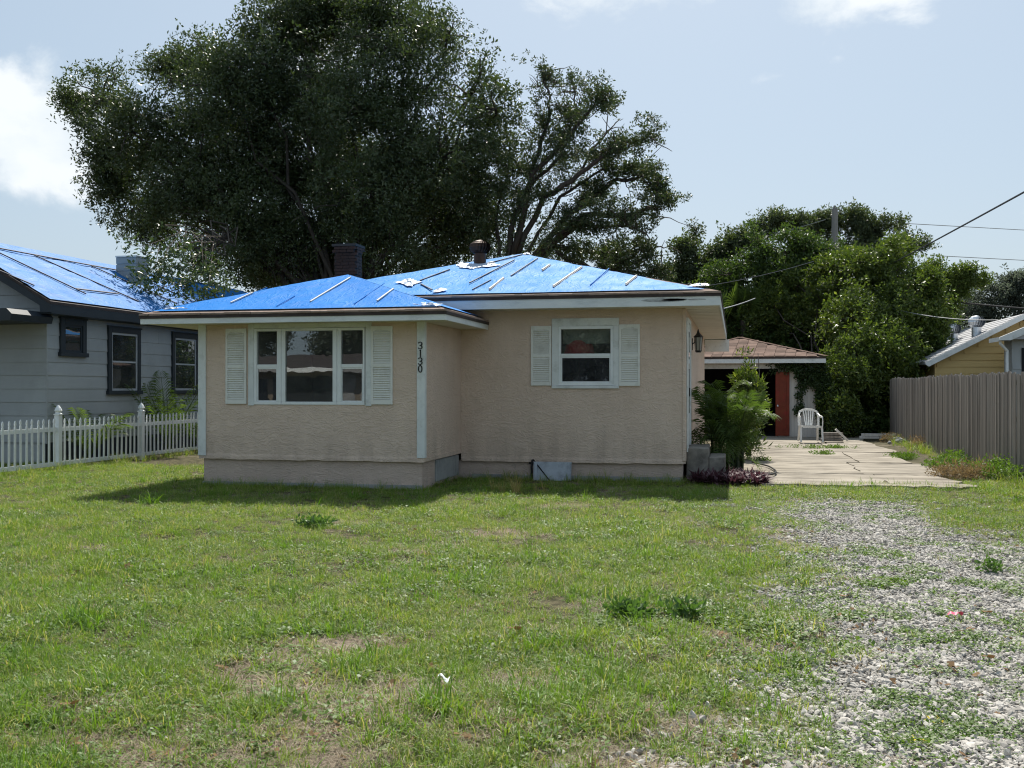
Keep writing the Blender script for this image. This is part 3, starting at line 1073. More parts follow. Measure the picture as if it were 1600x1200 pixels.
pane(g0, g1, zm + .028, zt - .055, MY + .024, wo)
s = MB()
sash_frame(s, g0 + .001, g1 - .001, zb + .051, zm - .029, MY + .004, .02, .03)
s.build('lower_sash', M_['vinyl'], wo)
pane(g0 + .021, g1 - .021, zb + .071, zm - .049, MY + .018, wo, 'screen')
MB().box(g0, g1, MY + .2, MY + .23, zt - .30, zt + .05).build('roller_blind', M_['blind'], house)
s = MB()
cxr = g0 + .27
prof = [(.28, 0), (.275, .1), (.25, .24), (.18, .33), (.07, .38), (.0, .39)]
s.lathe(prof, (cxr, MY + .37, zm - .06), 20)
s.tube([(cxr, MY + .37, .44), (cxr, MY + .37, zm - .03)], .02, 8)
s.build('floor_lamp', M_['red'], None, smooth=True, label='red domed shade glimpsed through the upper sash beside white shutters', cat='lamp')


# ---- louvred shutters
def shutter(x0, x1, z0, z1, Y):
    b = MB()
    w, t = .035, .03
    zm = z0 + (z1 - z0) * .50
    b.box(x0, x0 + w, Y - t, Y - .002, z0, z1)
    b.box(x1 - w, x1, Y - t, Y - .002, z0, z1)
    b.box(x0 + w, x1 - w, Y - t + .001, Y - .0025, z0, z0 + .075)
    b.box(x0 + w, x1 - w, Y - t + .001, Y - .0025, zm - .03, zm + .03)
    n = 8
    for k in range(n):           # shallow arch over the top panel
        a, c = x0 + w + (x1 - x0 - 2 * w) * k / n, x0 + w + (x1 - x0 - 2 * w) * (k + 1) / n
        h = .085 - .035 * sin(pi * (k + .5) / n)
        b.box(a, c, Y - t + .001, Y - .0025, z1 - h, z1)
    b.box(x0 + w, x1 - w, Y - .010, Y - .0026, z0 + .07, z1 - .05)
    o = b.build('shutter', M_['shutter'], house, bevel=0.002)
    l = MB()
    for (a, c) in ((z0 + .078, zm - .032), (zm + .032, z1 - .06)):
        n = int((c - a) / .036)
        for k in range(n):
            zz = a + (c - a) * (k + .5) / n
            l.poly([(x0 + w, Y - .034, zz - .015), (x1 - w, Y - .034, zz - .015), (x1 - w, Y - .011, zz + .012), (x0 + w, Y - .011, zz + .012)])
            l.poly([(x0 + w, Y - .034, zz - .015), (x0 + w, Y - .012, zz - .014), (x1 - w, Y - .012, zz - .014), (x1 - w, Y - .034, zz - .015)])
    l.build('louvres', M_['shutter'], o, kind='stuff')


for a, c, top, bot, Y in ((353.5, 385.5, 513.5, 631, BY), (580.8, 614, 509.5, 632, BY), (830, 861.5, 509.5, 602.5, MY), (967.6, 1000, 506.8, 603, MY)):
    shutter(px_x(a, Y), px_x(c, Y), px_z((a + c) / 2, bot, Y), px_z((a + c) / 2, top, Y), Y)

# ---- house number, black figures on the corner board
num = MB().box(px_x(655, BY), px_x(657.4, BY), BY - .0262, BY - .0245, px_z(656, 584, BY), px_z(656, 533, BY)).build('number_plate', M_['trim'], house)


def digit(d, cxp, ztop):
    h, w = .108, .062
    xc = px_x(cxp, BY - .03)
    if d == '3':
        path = [(-.46, .16), (-.25, .03), (.1, 0), (.38, .12), (.46, .28), (.34, .44), (.0, .52), (-.15, .53), (.0, .53), (.36, .58), (.5, .74), (.36, .92), (.05, 1.0), (-.3, .97), (-.5, .86)]
    elif d == '1':
        path = [(-.14, .1), (.06, 0), (.06, .35), (.04, .7), (.02, 1.0)]
    else:
        path = [(.46 * cos(t), .5 + .5 * sin(t)) for t in np.linspace(-pi / 2, 1.5 * pi, 18)]
    m = MB()
    for (p, q) in zip(path[:-1], path[1:]):
        a = Vector((xc + p[0] * w, BY - .031, ztop - p[1] * h))
        c = Vector((xc + q[0] * w, BY - .031, ztop - q[1] * h))
        th = .0085 + .009 * abs((c - a).normalized().z)
        e = (c - a).normalized() * .003
        m.bar(a - e, c + e, th, .007, up=(0, 1, 0))
    m.build('digit', M_['ironblack'], num)


for d, yt in zip('3130', (534.5, 547, 559, 571)):
    digit(d, 656.6, px_z(656, yt, BY))

# ---- side door, lantern
d = MB()
d.box(MX1 - .02, MX1 + .05, 18.0, 18.07, .55, 2.82)
d.box(MX1 - .02, MX1 + .05, 19.0, 19.07, .55, 2.82)
d.box(MX1 - .02, MX1 + .05, 18.071, 18.999, 2.75, 2.82)
fr = d.build('door_frame', M_['trim'], house, bevel=0.004)
d = MB()
d.box(MX1 + .004, MX1 + .03, 18.075, 18.995, .6, 2.74)
do = d.build('door', M_['trim'], house)
MB().box(MX1 + .0305, MX1 + .036, 18.2, 18.87, 1.15, 2.6).build('pane', M_['glass'], do)
MB().box(MX1 + .031, MX1 + .07, 18.1, 18.14, 1.45, 1.6).build('handle', M_['ironblack'], do)
lx, ly, lz = -.715, 20.6, 2.3
l = MB()
l.lathe([(.085, .30), (.095, .31), (.05, .36), (.015, .41), (.012, .44)], (lx, ly, lz), 6)
l.lathe([(.05, .0), (.065, .03), (.06, .04)], (lx, ly, lz), 6)
for k in range(6):
    t = 2 * pi * k / 6
    l.tube([(lx + .06 * cos(t), ly + .06 * sin(t), lz + .03), (lx + .082 * cos(t), ly + .082 * sin(t), lz + .31)], .006, 4)
l.tube([(MX1, ly, lz + .16), (MX1 + .05, ly, lz + .2), (lx, ly, lz + .46)], .012, 6)
l.box(MX1, MX1 + .015, ly - .05, ly + .05, lz + .05, lz + .28)
la = l.build('wall_lantern', M_['ironblack'], house)
MB().lathe([(.052, .04), (.072, .30)], (lx, ly, lz), 6).build('lantern_glass', surf('lantern_glass', (.35, .35, .32), rough=.3), la)

# ---- chimney of single bricks
ch_c = (-8.3, 21.2)
chm = MB().box(ch_c[0] - .22, ch_c[0] + .22, ch_c[1] - .22, ch_c[1] + .22, 3.2, 4.66).build('chimney', M_['mortar'], house)
bm_ = MB().box(0, .155, 0, .09, 0, .058).mesh('brick', M_['brick'])
hm_ = MB().box(0, .09, 0, .155, 0, .058).mesh('brick', M_['brick'])
nz_ = 20
for r_ in range(nz_):
    zz = 3.32 + r_ * .068
    off = (r_ % 2) * .083
    ex = .03 if r_ >= nz_ - 2 else 0
    for k in range(3):
        x = ch_c[0] - .24 - ex + k * .165 + off - (.04 if off else 0)
        if x + .155 < ch_c[0] + .29:
            link('brick', bm_, chm, Matrix.Translation((x, ch_c[1] - .24 - ex, zz)))
    for k in range(3):
        y = ch_c[1] - .145 - ex + k * .165 - off * .5
        if y + .155 < ch_c[1] + .29:
            link('brick', hm_, chm, Matrix.Translation((ch_c[0] + .155 + ex, y, zz)))
MB().box(ch_c[0] - .28, ch_c[0] + .28, ch_c[1] - .28, ch_c[1] + .28, 4.68, 4.73).build('chimney_cap', M_['mortar'], chm)


# ---- turbine vent
def turbine(c, r, h, m, parent, up=Vector((0, 0, 1))):
    x, y, z = c
    base = MB()
    base.lathe([(r * .66, -.15), (r * .66, h * .42), (r * .74, h * .44)], c, 18)
    bo = base.build('vent_pipe', m, parent, smooth=False)
    f = MB()
    n = 20
    for k in range(n):
        t0 = 2 * pi * k / n
        prof = [(.72, .44), (1.02, .54), (1.18, .70), (1.08, .86), (.72, .97), (.3, 1.02)]
        i0 = len(f.v)
        for q, (rr_, zz) in enumerate(prof):
            for dt, dr in ((0, 1.0), (.40, .80)):
                t = t0 + dt + q * .07
                f.v.append((x + r * rr_ * dr * cos(t), y + r * rr_ * dr * sin(t), z + h * zz))
        for q in range(len(prof) - 1):
            a = i0 + 2 * q
            f.f.append((a, a + 1, a + 3, a + 2))
    f.lathe([(r * .36, h * 1.0), (r * .3, h * 1.03), (.02, h * 1.05)], c, 16)
    f.lathe([(r * .6, h * .44), (r * .74, h * .6), (r * .74, h * .8), (r * .4, h * .95)], c, 14)
    f.build('turbine_fin', m, bo)
    return bo


sl = (MAP.z - ME['z']) / (MAP.y - ME['y'])
vp = onplane(750, 413, (0, ME['y'], ME['z']), Vector((0, -sl, 1)))
turbine((vp.x, vp.y, vp.z + .02), .19, .46, M_['turbine'], house)


# ---- blue sheets nailed over the roofs
def sheet(mb, B0, B1, T0, T1, nu, nv, off, amp, seed):
    B0, B1, T0, T1 = map(Vector, (B0, B1, T0, T1))
    n = (B1 - B0).cross(T0 - B0).normalized()
    if n.z < 0:
        n = -n
    i0 = len(mb.v)
    for j in range(nv + 1):
        for i in range(nu + 1):
            s, t = i / nu, j / nv
            p = B0.lerp(B1, s).lerp(T0.lerp(T1, s), t)
            q = Vector((p.x * 1.5, p.y * .8, seed))
            w = amp * (mnoise.noise(q) + .6 * abs(mnoise.noise(q * 2.7)) + .3 * mnoise.noise(q * 6.1))
            edge = min(1, 6 * min(t, 1 - t) + .15)
            p = p + n * (off + w * edge)
            if j == 0:
                p = p + (B0 - T0).normalized() * .03 * mnoise.noise(Vector((p.x * 1.3, seed, 2)))
            mb.v.append(tuple(p))
    for j in range(nv):
        for i in range(nu):
            a = i0 + j * (nu + 1) + i
            mb.f.append((a, a + 1, a + nu + 2, a + nu + 1))


def batten_on(parent, P0, n, pa, pb, w, h, m, lift=.03):
    a, c = onplane(*pa, P0, n), onplane(*pb, P0, n)
    nn = n.normalized()
    return MB().bar(a + nn * lift, c + nn * lift, w * .62, h * .8, up=nn).build('batten', m, parent)


def patch_on(parent, P0, n, pts, m=None, lift=.028, seed=0):
    """Crumpled piece of tape or flashing with an uneven outline."""
    nn = n.normalized()
    c = [onplane(*p, P0, n) + nn * lift for p in pts]
    mid = sum(c, Vector()) / len(c)
    b = MB()
    rings, k = 7, 44
    outline = []
    m_ = len(c)
    for q in range(k):
        t = q / k * m_
        a = c[int(t) % m_].lerp(c[(int(t) + 1) % m_], t - int(t))
        a = mid + (a - mid) * (.85 + .4 * mnoise.noise(Vector((a.x * 5, a.y * 5, seed))) + .25 * mnoise.noise(Vector((a.x * 17, a.y * 17, seed))))
        outline.append(a)
    b.v.append(tuple(mid + nn * .02))
    for r_ in range(1, rings + 1):
        for a in outline:
            p = mid.lerp(a, r_ / rings)
            b.v.append(tuple(p + nn * (.045 * mnoise.noise(p * 11 + Vector((seed, 0, 0))) * (1.25 - r_ / rings))))
    for q in range(k):
        b.f.append((0, 1 + q, 1 + (q + 1) % k))
        for r_ in range(rings - 1):
            i = 1 + r_ * k
            b.f.append((i + q, i + k + q, i + k + (q + 1) % k, i + (q + 1) % k))
    return b.build('tape_patch', m or M_['tape'], parent)


nB = Vector((0, -(BAP.z - BE['z']) / (BAP.y - BE['y']), 1))
P0B = (0, BE['y'], BE['z'])
tb = MB()
ins = .10
zi = BE['z'] + ins * .324
top = BAP + Vector((0, -.02, 0))
sheet(tb, (BE['x0'] + ins * 1.5, BE['y'] + ins, zi), (BE['x1'] - ins * 1.1, BE['y'] + ins, zi), top, top, 70, 26, .022, .018, 3)
sheet(tb, (BE['x1'] - ins, BE['y'] + ins, zi), (BE['x1'] - ins, 17.72, zi), top, (BRE.x, 18.7, BRE.z), 40, 24, .022, .018, 3)
sheet(tb, (BE['x0'] + ins, 18.4, zi), (BE['x0'] + ins, BE['y'] + ins, zi), (BRE.x, 18.7, BRE.z), top, 30, 16, .022, .018, 3)
tarp1 = tb.build('tarp', M_['tarp_bay'], None, smooth=True, label='bright blue tarp on the low front bay roof above the three part window', cat='tarp', group='blue tarps over roofs')
cr = lambda x, y: (200 + x / 2.7586, 380 + y / 2.7586)
for pa, pb in (((445, 266), (540, 223)), ((788, 262), (960, 157)), ((1075, 259), (1145, 207))):
    batten_on(tarp1, P0B, nB, cr(*pa), cr(*pb), .045, .022, M_['batten_w'], .045)
for pa, pb in (((975, 270), (1105, 181)), ((640, 280), (720, 235)), ((560, 215), (600, 200))):
    batten_on(tarp1, P0B, nB, cr(*pa), cr(*pb), .022, .012, M_['tarp_bay'], .034)
for q, pts in enumerate(([(640, 478), (690, 481), (693, 477), (655, 474)], [(252, 486), (300, 485), (292, 482), (262, 483)])):
    patch_on(tarp1, P0B, nB, pts, seed=q)

nM = Vector((0, -sl, 1))
P0M = (0, ME['y'], ME['z'])
tm = MB()
ins = .09
zi = ME['z'] + ins * sl
top = MAP + Vector((0, -.01, 0))
sheet(tm, (ME['x0'] + ins * 1.5, ME['y'] + ins, zi), (ME['x1'] - ins * 3, ME['y'] + ins, zi), top, top, 110, 36, .022, .022, 8)
sheet(tm, (ME['x1'] - ins, ME['y'] + ins * 3, zi), (ME['x1'] - ins, 28.8, zi), top, (MRE.x, MRE.y, MRE.z), 40, 16, .022, .022, 8)
sheet(tm, (ME['x0'] + ins, 28.8, zi), (ME['x0'] + ins, ME['y'] + ins, zi), (MRE.x, MRE.y, MRE.z), top, 40, 16, .022, .022, 8)
tarp2 = tm.build('tarp', M_['tarp_main'], None, smooth=True, label='paler wind-wrinkled blue tarp around the brown turbine vent on the higher rear roof', cat='tarp', group='blue tarps over roofs')
cm = lambda x, y: (580 + x / 5.333, 380 + y / 5.333)
c8 = lambda x, y: (860 + x / 5.714, 390 + y / 5.714)
for pa, pb, w, m in ((cm(410, 330), cm(655, 237), .04, 'batten_d'), (cm(820, 351), cm(1195, 157), .035, 'batten_d'), (cm(985, 402), cm(1105, 307), .045, 'batten_w'), (cm(1165, 292), cm(1390, 142), .03, 'batten_d'),  # last strip here paints the dark line of a tarp crease
                     (cm(1425, 240), cm(1490, 196), .045, 'batten_w'), (c8(25, 348), c8(280, 172), .045, 'batten_w'), (c8(672, 330), c8(770, 252), .04, 'batten_w'), (cm(845, 408), cm(1000, 326), .02, 'batten_d'),
                     (c8(355, 340), c8(525, 190), .018, 'tarp_main'), (cm(415, 360), cm(510, 410), .035, 'batten_d'), (cm(980, 185), cm(1260, 112), .035, 'batten_d')):
    batten_on(tarp2, P0M, nM, pa, pb, w, .024, M_[m], .048)
    if m == 'batten_w':      # narrow dark strip set beside and under the pale lath
        batten_on(tarp2, P0M, nM, (pa[0] + .8, pa[1] + .9), (pb[0] + .8, pb[1] + .9), .03, .02, M_['batten_d'], .036)
for q, pts in enumerate(([(706, 419), (740, 425), (784, 417), (770, 412), (742, 417), (720, 413)], [(612, 443), (640, 452), (662, 444), (640, 438)], [(676, 461), (700, 458), (694, 453), (680, 455)],
                         [(1072, 451), (1112, 451.5), (1108, 447), (1090, 446)], [(815, 401), (830, 401), (828, 398.5), (819, 398.5)])):
    patch_on(tarp2, P0M, nM, pts, lift=.05, seed=q + 5)

# ================================================================== GREY NEIGHBOUR HOUSE
NX = -14.2          # its side wall
NY = aty(73, 600, 1).y and atx(73, 600, NX).y
NE = dict(x=-13.8, y=18.6, z=3.39)
NSL = 0.56
RX, RZ = -16.5, 3.39 + 0.56 * 2.7
NYB = 32.0
nh = thing('grey_bungalow', 'grey lap-sided house with charcoal trim behind the white picket fence', 'house', (-16.5, 19, 0))
b = MB()
b.box(-18.6, NX - .03, NY + .03, NYB, -.2, 3.2)
b.prism([(-18.9, NY + .035, 3.2), (NX - .03, NY + .035, 3.2), (RX, NY + .035, RZ - .15)], (0, NYB - NY - .1, 0))
b.build('wall', M_['sidings'], nh)
b = MB()
for y in np.arange(NY + .1, NYB, 1.9):
    b.box(NX - .035, NX - .005, y, y + .3, -.1, .45)
b.box(NX - .033, NX - .02, NY, NYB, -.1, .44)  # charcoal sheet paints the dark of the crawlspace between the piers
b.build('pier_crawl_shade', M_['charcoal'], nh)
crs = .285
nwin = []
for (fa, fb, ya, yb) in ((93, 133, 497, 586), (168, 218, 510, 618), (268, 309, 520, 617)):
    p, q = atx(fa, ya, NX), atx(fb, ya, NX)
    z0 = atx((fa + fb) / 2, yb - 3, NX).z if fa > 100 else atx(113, 556, NX).z
    z1 = atx((fa + fb) / 2, {93: 499, 168: 513, 268: 522}[fa], NX).z
    nwin.append((p.y, q.y, z0, z1))
zz = .44
k = 0
while zz < 3.2:
    h = min(crs, 3.2 - zz)
    cuts = [NY, NY + (4.3, 6.1, 3.2, 5.2)[k % 4], NYB]
    for y0, y1 in zip(cuts[:-1], cuts[1:]):
        m = MB()
        m.prism([(NX - .029, y0 + .002, zz), (NX - .002, y0 + .002, zz), (NX - .018, y0 + .002, zz + h + .004), (NX - .029, y0 + .002, zz + h + .004)], (0, y1 - y0 - .004, 0))
        m.build('siding_plank', M_['sidings'], nh)
    zz += crs
    k += 1
zz = .44
while zz < RZ - .3:
    h = crs
    def xr(z_):
        return min(NX - .002, NE['x'] - (z_ + .22 - NE['z']) / NSL) if z_ > 3.0 else NX - .002
    a, c = xr(zz), xr(min(zz + h, RZ - .3))
    m = MB()
    m.poly([(-18.6, NY - .006, zz), (a, NY - .006, zz), (c, NY + .012, zz + h + .004), (-18.6, NY + .012, zz + h + .004)])
    m.poly([(-18.6, NY - .006, zz), (-18.6, NY + .025, zz), (a, NY + .025, zz), (a, NY - .006, zz)])
    m.build('siding_plank', M_['sidings'], nh)
    zz += crs
MB().box(NX - .02, NX + .012, NY - .014, NY + .03, .42, 3.05).build('corner_trim', M_['sidings'], nh)
for i, (y0, y1, z0, z1) in enumerate(nwin):
    f = MB()
    t = .13 if i == 0 else .12
    X0, X1 = NX - .03, NX + .045
    f.box(X0, X1, y0, y0 + t, z0, z1)
    f.box(X0, X1, y1 - t, y1, z0, z1)
    f.box(X0, X1 + .002, y0 + t, y1 - t, z1 - t, z1)
    f.box(X0, X1 + .03, y0 - .04, y1 + .04, z0 - .02, z0 + .07)
    f.box(X0, X1 + .012, y0 - .03, y1 + .03, z1, z1 + .035)
    w = f.build('window', M_['charcoal'], nh, bevel=.004)
    s = MB()
    sw = .05
    ya, yb, za, zb = y0 + t, y1 - t, z0 + .071, z1 - t
    sm_ = M_['charcoal'] if i == 0 else M_['sash']
    Xs0, Xs1 = NX - .02, NX + .02
    s.box(Xs0, Xs1, ya, ya + sw, za, zb)
    s.box(Xs0, Xs1, yb - sw, yb, za, zb)
    s.box(Xs0, Xs1 - .001, ya + sw, yb - sw, za, za + sw)
    s.box(Xs0, Xs1 - .001, ya + sw, yb - sw, zb - sw, zb)
    if i:
        s.box(Xs0, Xs1 - .004, ya + sw, yb - sw, (za + zb) / 2 - .02, (za + zb) / 2 + .02)
    s.build('sash', sm_, w)
    MB().box(NX + .002, NX + .006, ya + sw, yb - sw, za + sw, zb - sw).build('pane', M_['glass'], w)
    MB().box(NX - .001, NX + .001, ya + sw, yb - sw, za + sw, zb - sw).build('pane_backing', M_['dark'] if i else M_['sidings'], w)  # near-black sheet behind the glass stands for the unlit room
# roof
b = MB()
ex, ey, ez = NE['x'], NE['y'], NE['z']
lx_ = 2 * RX - ex
hip(b, [[(ex, ey, ez), (ex, NYB + .4, ez), (RX, NYB + .4, RZ), (RX, ey, RZ)], [(RX, ey, RZ), (RX, NYB + .4, RZ), (lx_, NYB + .4, ez), (lx_, ey, ez)]], .06)
b.build('roof', M_['drip'], nh)
b = MB()
b.box(ex - .04, ex - .005, ey + .04, NYB + .38, ez - .25, ez - .06)
b.build('fascia', M_['charcoal'], nh)
b = MB()
b.prism([(ex - .002, ey + .005, ez - .065), (ex - .002, ey + .005, ez - .23), (ex - .25, ey + .005, ez - .23), (ex - .26, ey + .005, ez - .08), (RX, ey + .005, RZ - .23), (RX, ey + .005, RZ - .065)], (0, .035, 0))
b.build('rake_board', M_['charcoal'], nh)
b = MB()
b.box(NX + .001, ex - .041, ey + .045, NYB, ez - .255, ez - .235)
b.box(-18.6, NX, ey + .042, NY - .02, ez - .252, ez - .24)
b.build('soffit', M_['charcoal'], nh)
b = MB()
pr = aty(18, 500, 17.7)
b.prism([(pr.x - .04, 17.7, pr.z), (pr.x, 17.7, pr.z + .13), (pr.x - .12, 17.7, pr.z + .24), (-17.5, 17.7, pr.z + .24), (-17.5, 17.7, pr.z)], (0, NY - 17.75, 0))
b.build('porch_roof', M_['charcoal'], nh)
# siding-clad chimney
cy, cx_ = 24.6, -15.75
ch2 = MB().box(cx_ - .28, cx_ + .28, cy - .3, cy + .3, 3.6, 5.05).build('chimney', M_['sidings'], nh)
m = MB()
for q in range(7):
    m.box(cx_ - .295, cx_ + .295, cy - .315, cy + .315, 3.75 + q * .19, 3.75 + q * .19 + .165)
m.build('chimney_siding', M_['sidings'], ch2)
MB().box(cx_ - .31, cx_ + .31, cy - .33, cy + .33, 5.06, 5.1).build('chimney_cap', M_['galv'], ch2)

P0N, nN = (ex, ey, ez), Vector((NSL, 0, 1))
t = MB()
sheet(t, (ex - .04, ey + .03, ez + .04 * NSL), (ex - .04, NYB + .3, ez + .04 * NSL), (RX, ey + .06, RZ), (RX, NYB + .3, RZ), 90, 26, .03, .03, 14)
sheet(t, (lx_ + .12, NYB + .3, ez + .12 * NSL), (lx_ + .12, ey + .06, ez + .12 * NSL), (RX, NYB + .3, RZ), (RX, ey + .06, RZ), 40, 10, .03, .03, 14)
tarp3 = t.build('tarp', M_['tarp_grey'], None, smooth=True, label='shiny blue tarp with long black battens on the grey neighbour roof', cat='tarp', group='blue tarps over roofs')
cn = lambda x, y: (x / 4.444, 370 + y / 4.444)
for pa, pb in ((cn(-60, 105), cn(590, 412)), (cn(225, 140), cn(955, 463)), (cn(625, 215), cn(1225, 478)), (cn(900, 268), cn(1330, 460)), (cn(1165, 315), cn(1440, 440)), (cn(1390, 365), cn(1520, 415)), (cn(-30, 245), cn(230, 355))):
    batten_on(tarp3, P0N, nN, pa, pb, .05, .03, M_['batten_d'], .06)
for pa, pb in ((cn(-40, 92), cn(800, 245)), (cn(800, 246), cn(1560, 360)), (cn(520, 378), cn(815, 412))):
    batten_on(tarp3, P0N, nN, pa, pb, .06, .03, M_['batten_d'], .066)

# ================================================================== WHITE PICKET FENCE
PX = -13.1
pf = thing('picket_fence', 'white vinyl picket fence in front of the grey house', 'fence', (PX, 16, 0))
y_posts = [17.9 - 2.9, 17.9, 20.8, 23.7]
pk = MB()
w = .024
prof = [(-w, 0), (w, 0), (w, .80), (w * .55, .815), (w * .55, .828), (w, .845), (w * 1.02, .865), (w * .8, .895), (0, .925), (-w * .8, .895), (-w * 1.02, .865), (-w, .845), (-w * .55, .828), (-w * .55, .815), (-w, .80)]
pk.prism([(-.009, a, z_ + .07) for a, z_ in prof], (.018, 0, 0))
pm = pk.mesh('picket', M_['vinyl'])
po = MB()
po.box(-.052, .052, -.052, .052, -.1, 1.06)
pom = po.mesh('fence_post', M_['vinyl'])
cp = MB()
cp.box(-.064, .064, -.064, .064, 1.061, 1.085)
cp.lathe([(.072, 1.086), (.05, 1.10), (.058, 1.125), (.074, 1.15), (.05, 1.205), (.012, 1.26)], (0, 0, 0), 8)
cpm = cp.mesh('post_cap', M_['vinyl'])
for y in y_posts:
    o = link('fence_post', pom, pf, Matrix.Translation((PX, y, 0)))
    link('post_cap', cpm, o, Matrix.Translation((PX, y, 0)))
for a, c in zip([12.1] + y_posts[:-1], y_posts):
    for z0, z1, in ((.06, .14), (.74, .82)):
        MB().box(PX - .022, PX + .022, a + .053, c - .053, z0, z1).build('rail', M_['vinyl'], pf)
    n = 17
    for k in range(n):
        y = a + (c - a) * (k + 1) / (n + 1)
        o = link('picket', pm, pf, Matrix.Translation((PX + .032, y, random.uniform(-.012, .012))) @ Matrix.Rotation(random.uniform(-.02, .02), 4, 'X') @ Matrix.Rotation(random.uniform(-.05, .05), 4, 'Z'))

# ================================================================== GREY PLANK FENCE
FX = 4.84
wf = thing('plank_fence', 'tall weathered grey wooden plank fence along the driveway', 'fence', (FX, 20, 0))
meshes = []
for q in range(6):
    h = 1.90 + .035 * q / 5
    w = .135
    b = MB()
    b.prism([(-.01, 0, 0), (-.01, w, 0), (-.01, w, h - .03), (-.01, w - .025, h), (-.01, .025, h), (-.01, 0, h - .03)], (.02, 0, 0))
    meshes.append(b.mesh('plank', M_['fencewood']))
y = 11.0
while y < 34.6:
    hgt = .05 * mnoise.noise(Vector((y * .35, 0, 0)))
    M = Matrix.Translation((FX + random.uniform(-.011, .011), y + random.uniform(-.006, .006), -.03 + hgt + random.uniform(-.018, .018))) @ Matrix.Rotation(random.uniform(-.010, .010), 4, 'X') @ Matrix.Rotation(random.uniform(-.07, .07), 4, 'Z')
    link('plank', random.choice(meshes), wf, M)
    y += .14
for z_ in (.35, 1.0, 1.65):
    MB().box(FX + .02, FX + .06, 11, 34.6, z_, z_ + .09).build('rail', M_['fencewood'], wf)
rpm = MB().box(FX + .061, FX + .15, 0, .09, -.2, 1.85).mesh('fence_post', M_['fencewood'])
for y in np.arange(11.2, 34.6, 2.4):
    link('fence_post', rpm, wf, Matrix.Translation((0, y, 0)))

# ================================================================== GARAGE
GY = 34.4
ga = thing('garage', 'small detached garage with brown shingled hip roof at the end of the driveway', 'garage', (.35, 34.4, 0))
gx0, gx1 = -2.0, 2.72
gz = 2.44
g_open0, g_open1, g_hd = -1.5, px_x(1216, GY), px_z(1200, 576, GY)
b = MB()
wall_sheet(b, gx0, gx1, -.1, gz, .14, front_y(GY), [(g_open0, g_open1, -.05, g_hd)])
b.box(gx1 - .14, gx1, GY + .141, 40.2, -.1, gz)
b.box(gx0, gx0 + .14, GY + .141, 40.2, -.1, gz)
b.box(gx0, gx1, 40.201, 40.34, -.1, gz)
b.build('wall', M_['garwall'], ga)
b = MB()
for x in np.arange(g_open1 + .02, gx1, .1):
    b.box(x, x + .085, GY - .012, GY - .001, 0, gz)
b.build('wall_panel', M_['garwall'], ga)
b = MB()
b.box(g_open0 - .06, g_open1 + .05, GY - .03, GY - .0005, g_hd + .001, g_hd + .13)
b.build('door_header', M_['trim'], ga)
MB().box(gx0 + .15, gx1 - .15, GY + .15, 40.1, gz - .03, gz - .01).build('ceiling', M_['dark'], ga)  # near-black interior faces put the doorway's shade into the colour
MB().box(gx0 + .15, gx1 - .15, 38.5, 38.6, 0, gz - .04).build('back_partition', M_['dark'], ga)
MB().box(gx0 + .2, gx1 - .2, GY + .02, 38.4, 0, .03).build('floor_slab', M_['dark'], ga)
# the orange side-hung door, standing part open
dw = px_x(1233, GY) - px_x(1214, GY)
hinge = Vector((px_x(1233, GY), GY - .05, 0))
ang = R(8)
dM = Matrix.Translation(hinge) @ Matrix.Rotation(ang, 4, 'Z')
d = MB()
dz0, dz1 = .05, px_z(1224, 581, GY)
d.box(-dw - .06, 0, -.045, 0, dz0, dz1)
door = d.build('door', M_['orange'], ga, M=dM)
e = MB()
for (a, c, z0, z1) in ((-dw - .05, -dw + .06, dz0, dz1 - .001), (-.10, -.005, dz0, dz1 - .001), (-dw + .06, -.10, dz0, dz0 + .2), (-dw + .06, -.10, 1.0, 1.12), (-dw + .06, -.10, dz1 - .14, dz1 - .001)):
    e.box(a, c, -.06, -.0455, z0, z1)
e.build('door_stile', M_['orange'], door, M=dM)
MB().lathe([(.028, -.03), (.03, 0), (.02, .03)], (-dw - .0, -.085, 1.02), 10).build('door_knob', M_['galv'], door, M=dM)
ge = dict(x0=-2.5, x1=px_x(1291, 33.9), y=33.9, z=px_z(1200, 558, 33.9), yb=40.8)
gcx = (ge['x0'] + ge['x1']) / 2
gap = Vector((gcx, ge['y'] + (ge['x1'] - ge['x0']) / 2, px_z(1166, 528, 36.5)))
gre = Vector((gcx, gap.y + 1.2, gap.z))
b = MB()
z = ge['z']
hip(b, [[(ge['x0'], ge['y'], z), (ge['x1'], ge['y'], z), gap], [(ge['x1'], ge['y'], z), (ge['x1'], ge['yb'], z), gre, gap],
        [(ge['x1'], ge['yb'], z), (ge['x0'], ge['yb'], z), gre], [(ge['x0'], ge['yb'], z), (ge['x0'], ge['y'], z), gap, gre]], .05)
M_['shingle_red'] = surf('faded_red_shingle', (0.120, 0.080, 0.064), (0.185, 0.128, 0.105), 5, rough=0.95, spec=0.1, bump_s=0.4, bump_scale=40, rnd=0.36)
groof = b.build('roof', M_['shingle_red'], ga)
gs = (gap.z - z) / (gap.y - ge['y'])
shm = MB().box(0, .318, 0, .17, 0, .026).mesh('shingle', M_['shingle_red'])
row = 0
tilt = Matrix.Rotation(math.atan(gs), 4, 'X')
half = (ge['x1'] - ge['x0']) / 2
while row * .185 < gap.y - ge['y'] - .2:
    y = ge['y'] + row * .185
    inset = (y - ge['y'])
    x = ge['x0'] + inset + .1 + (row % 2) * .16
    while x + .32 < ge['x1'] - inset:
        link('shingle', shm, groof, Matrix.Translation((x, y - .012, z + (y - ge['y']) * gs + .004)) @ tilt @ Matrix.Rotation(R(2.0), 4, 'X'))
        x += .33
    row += 1
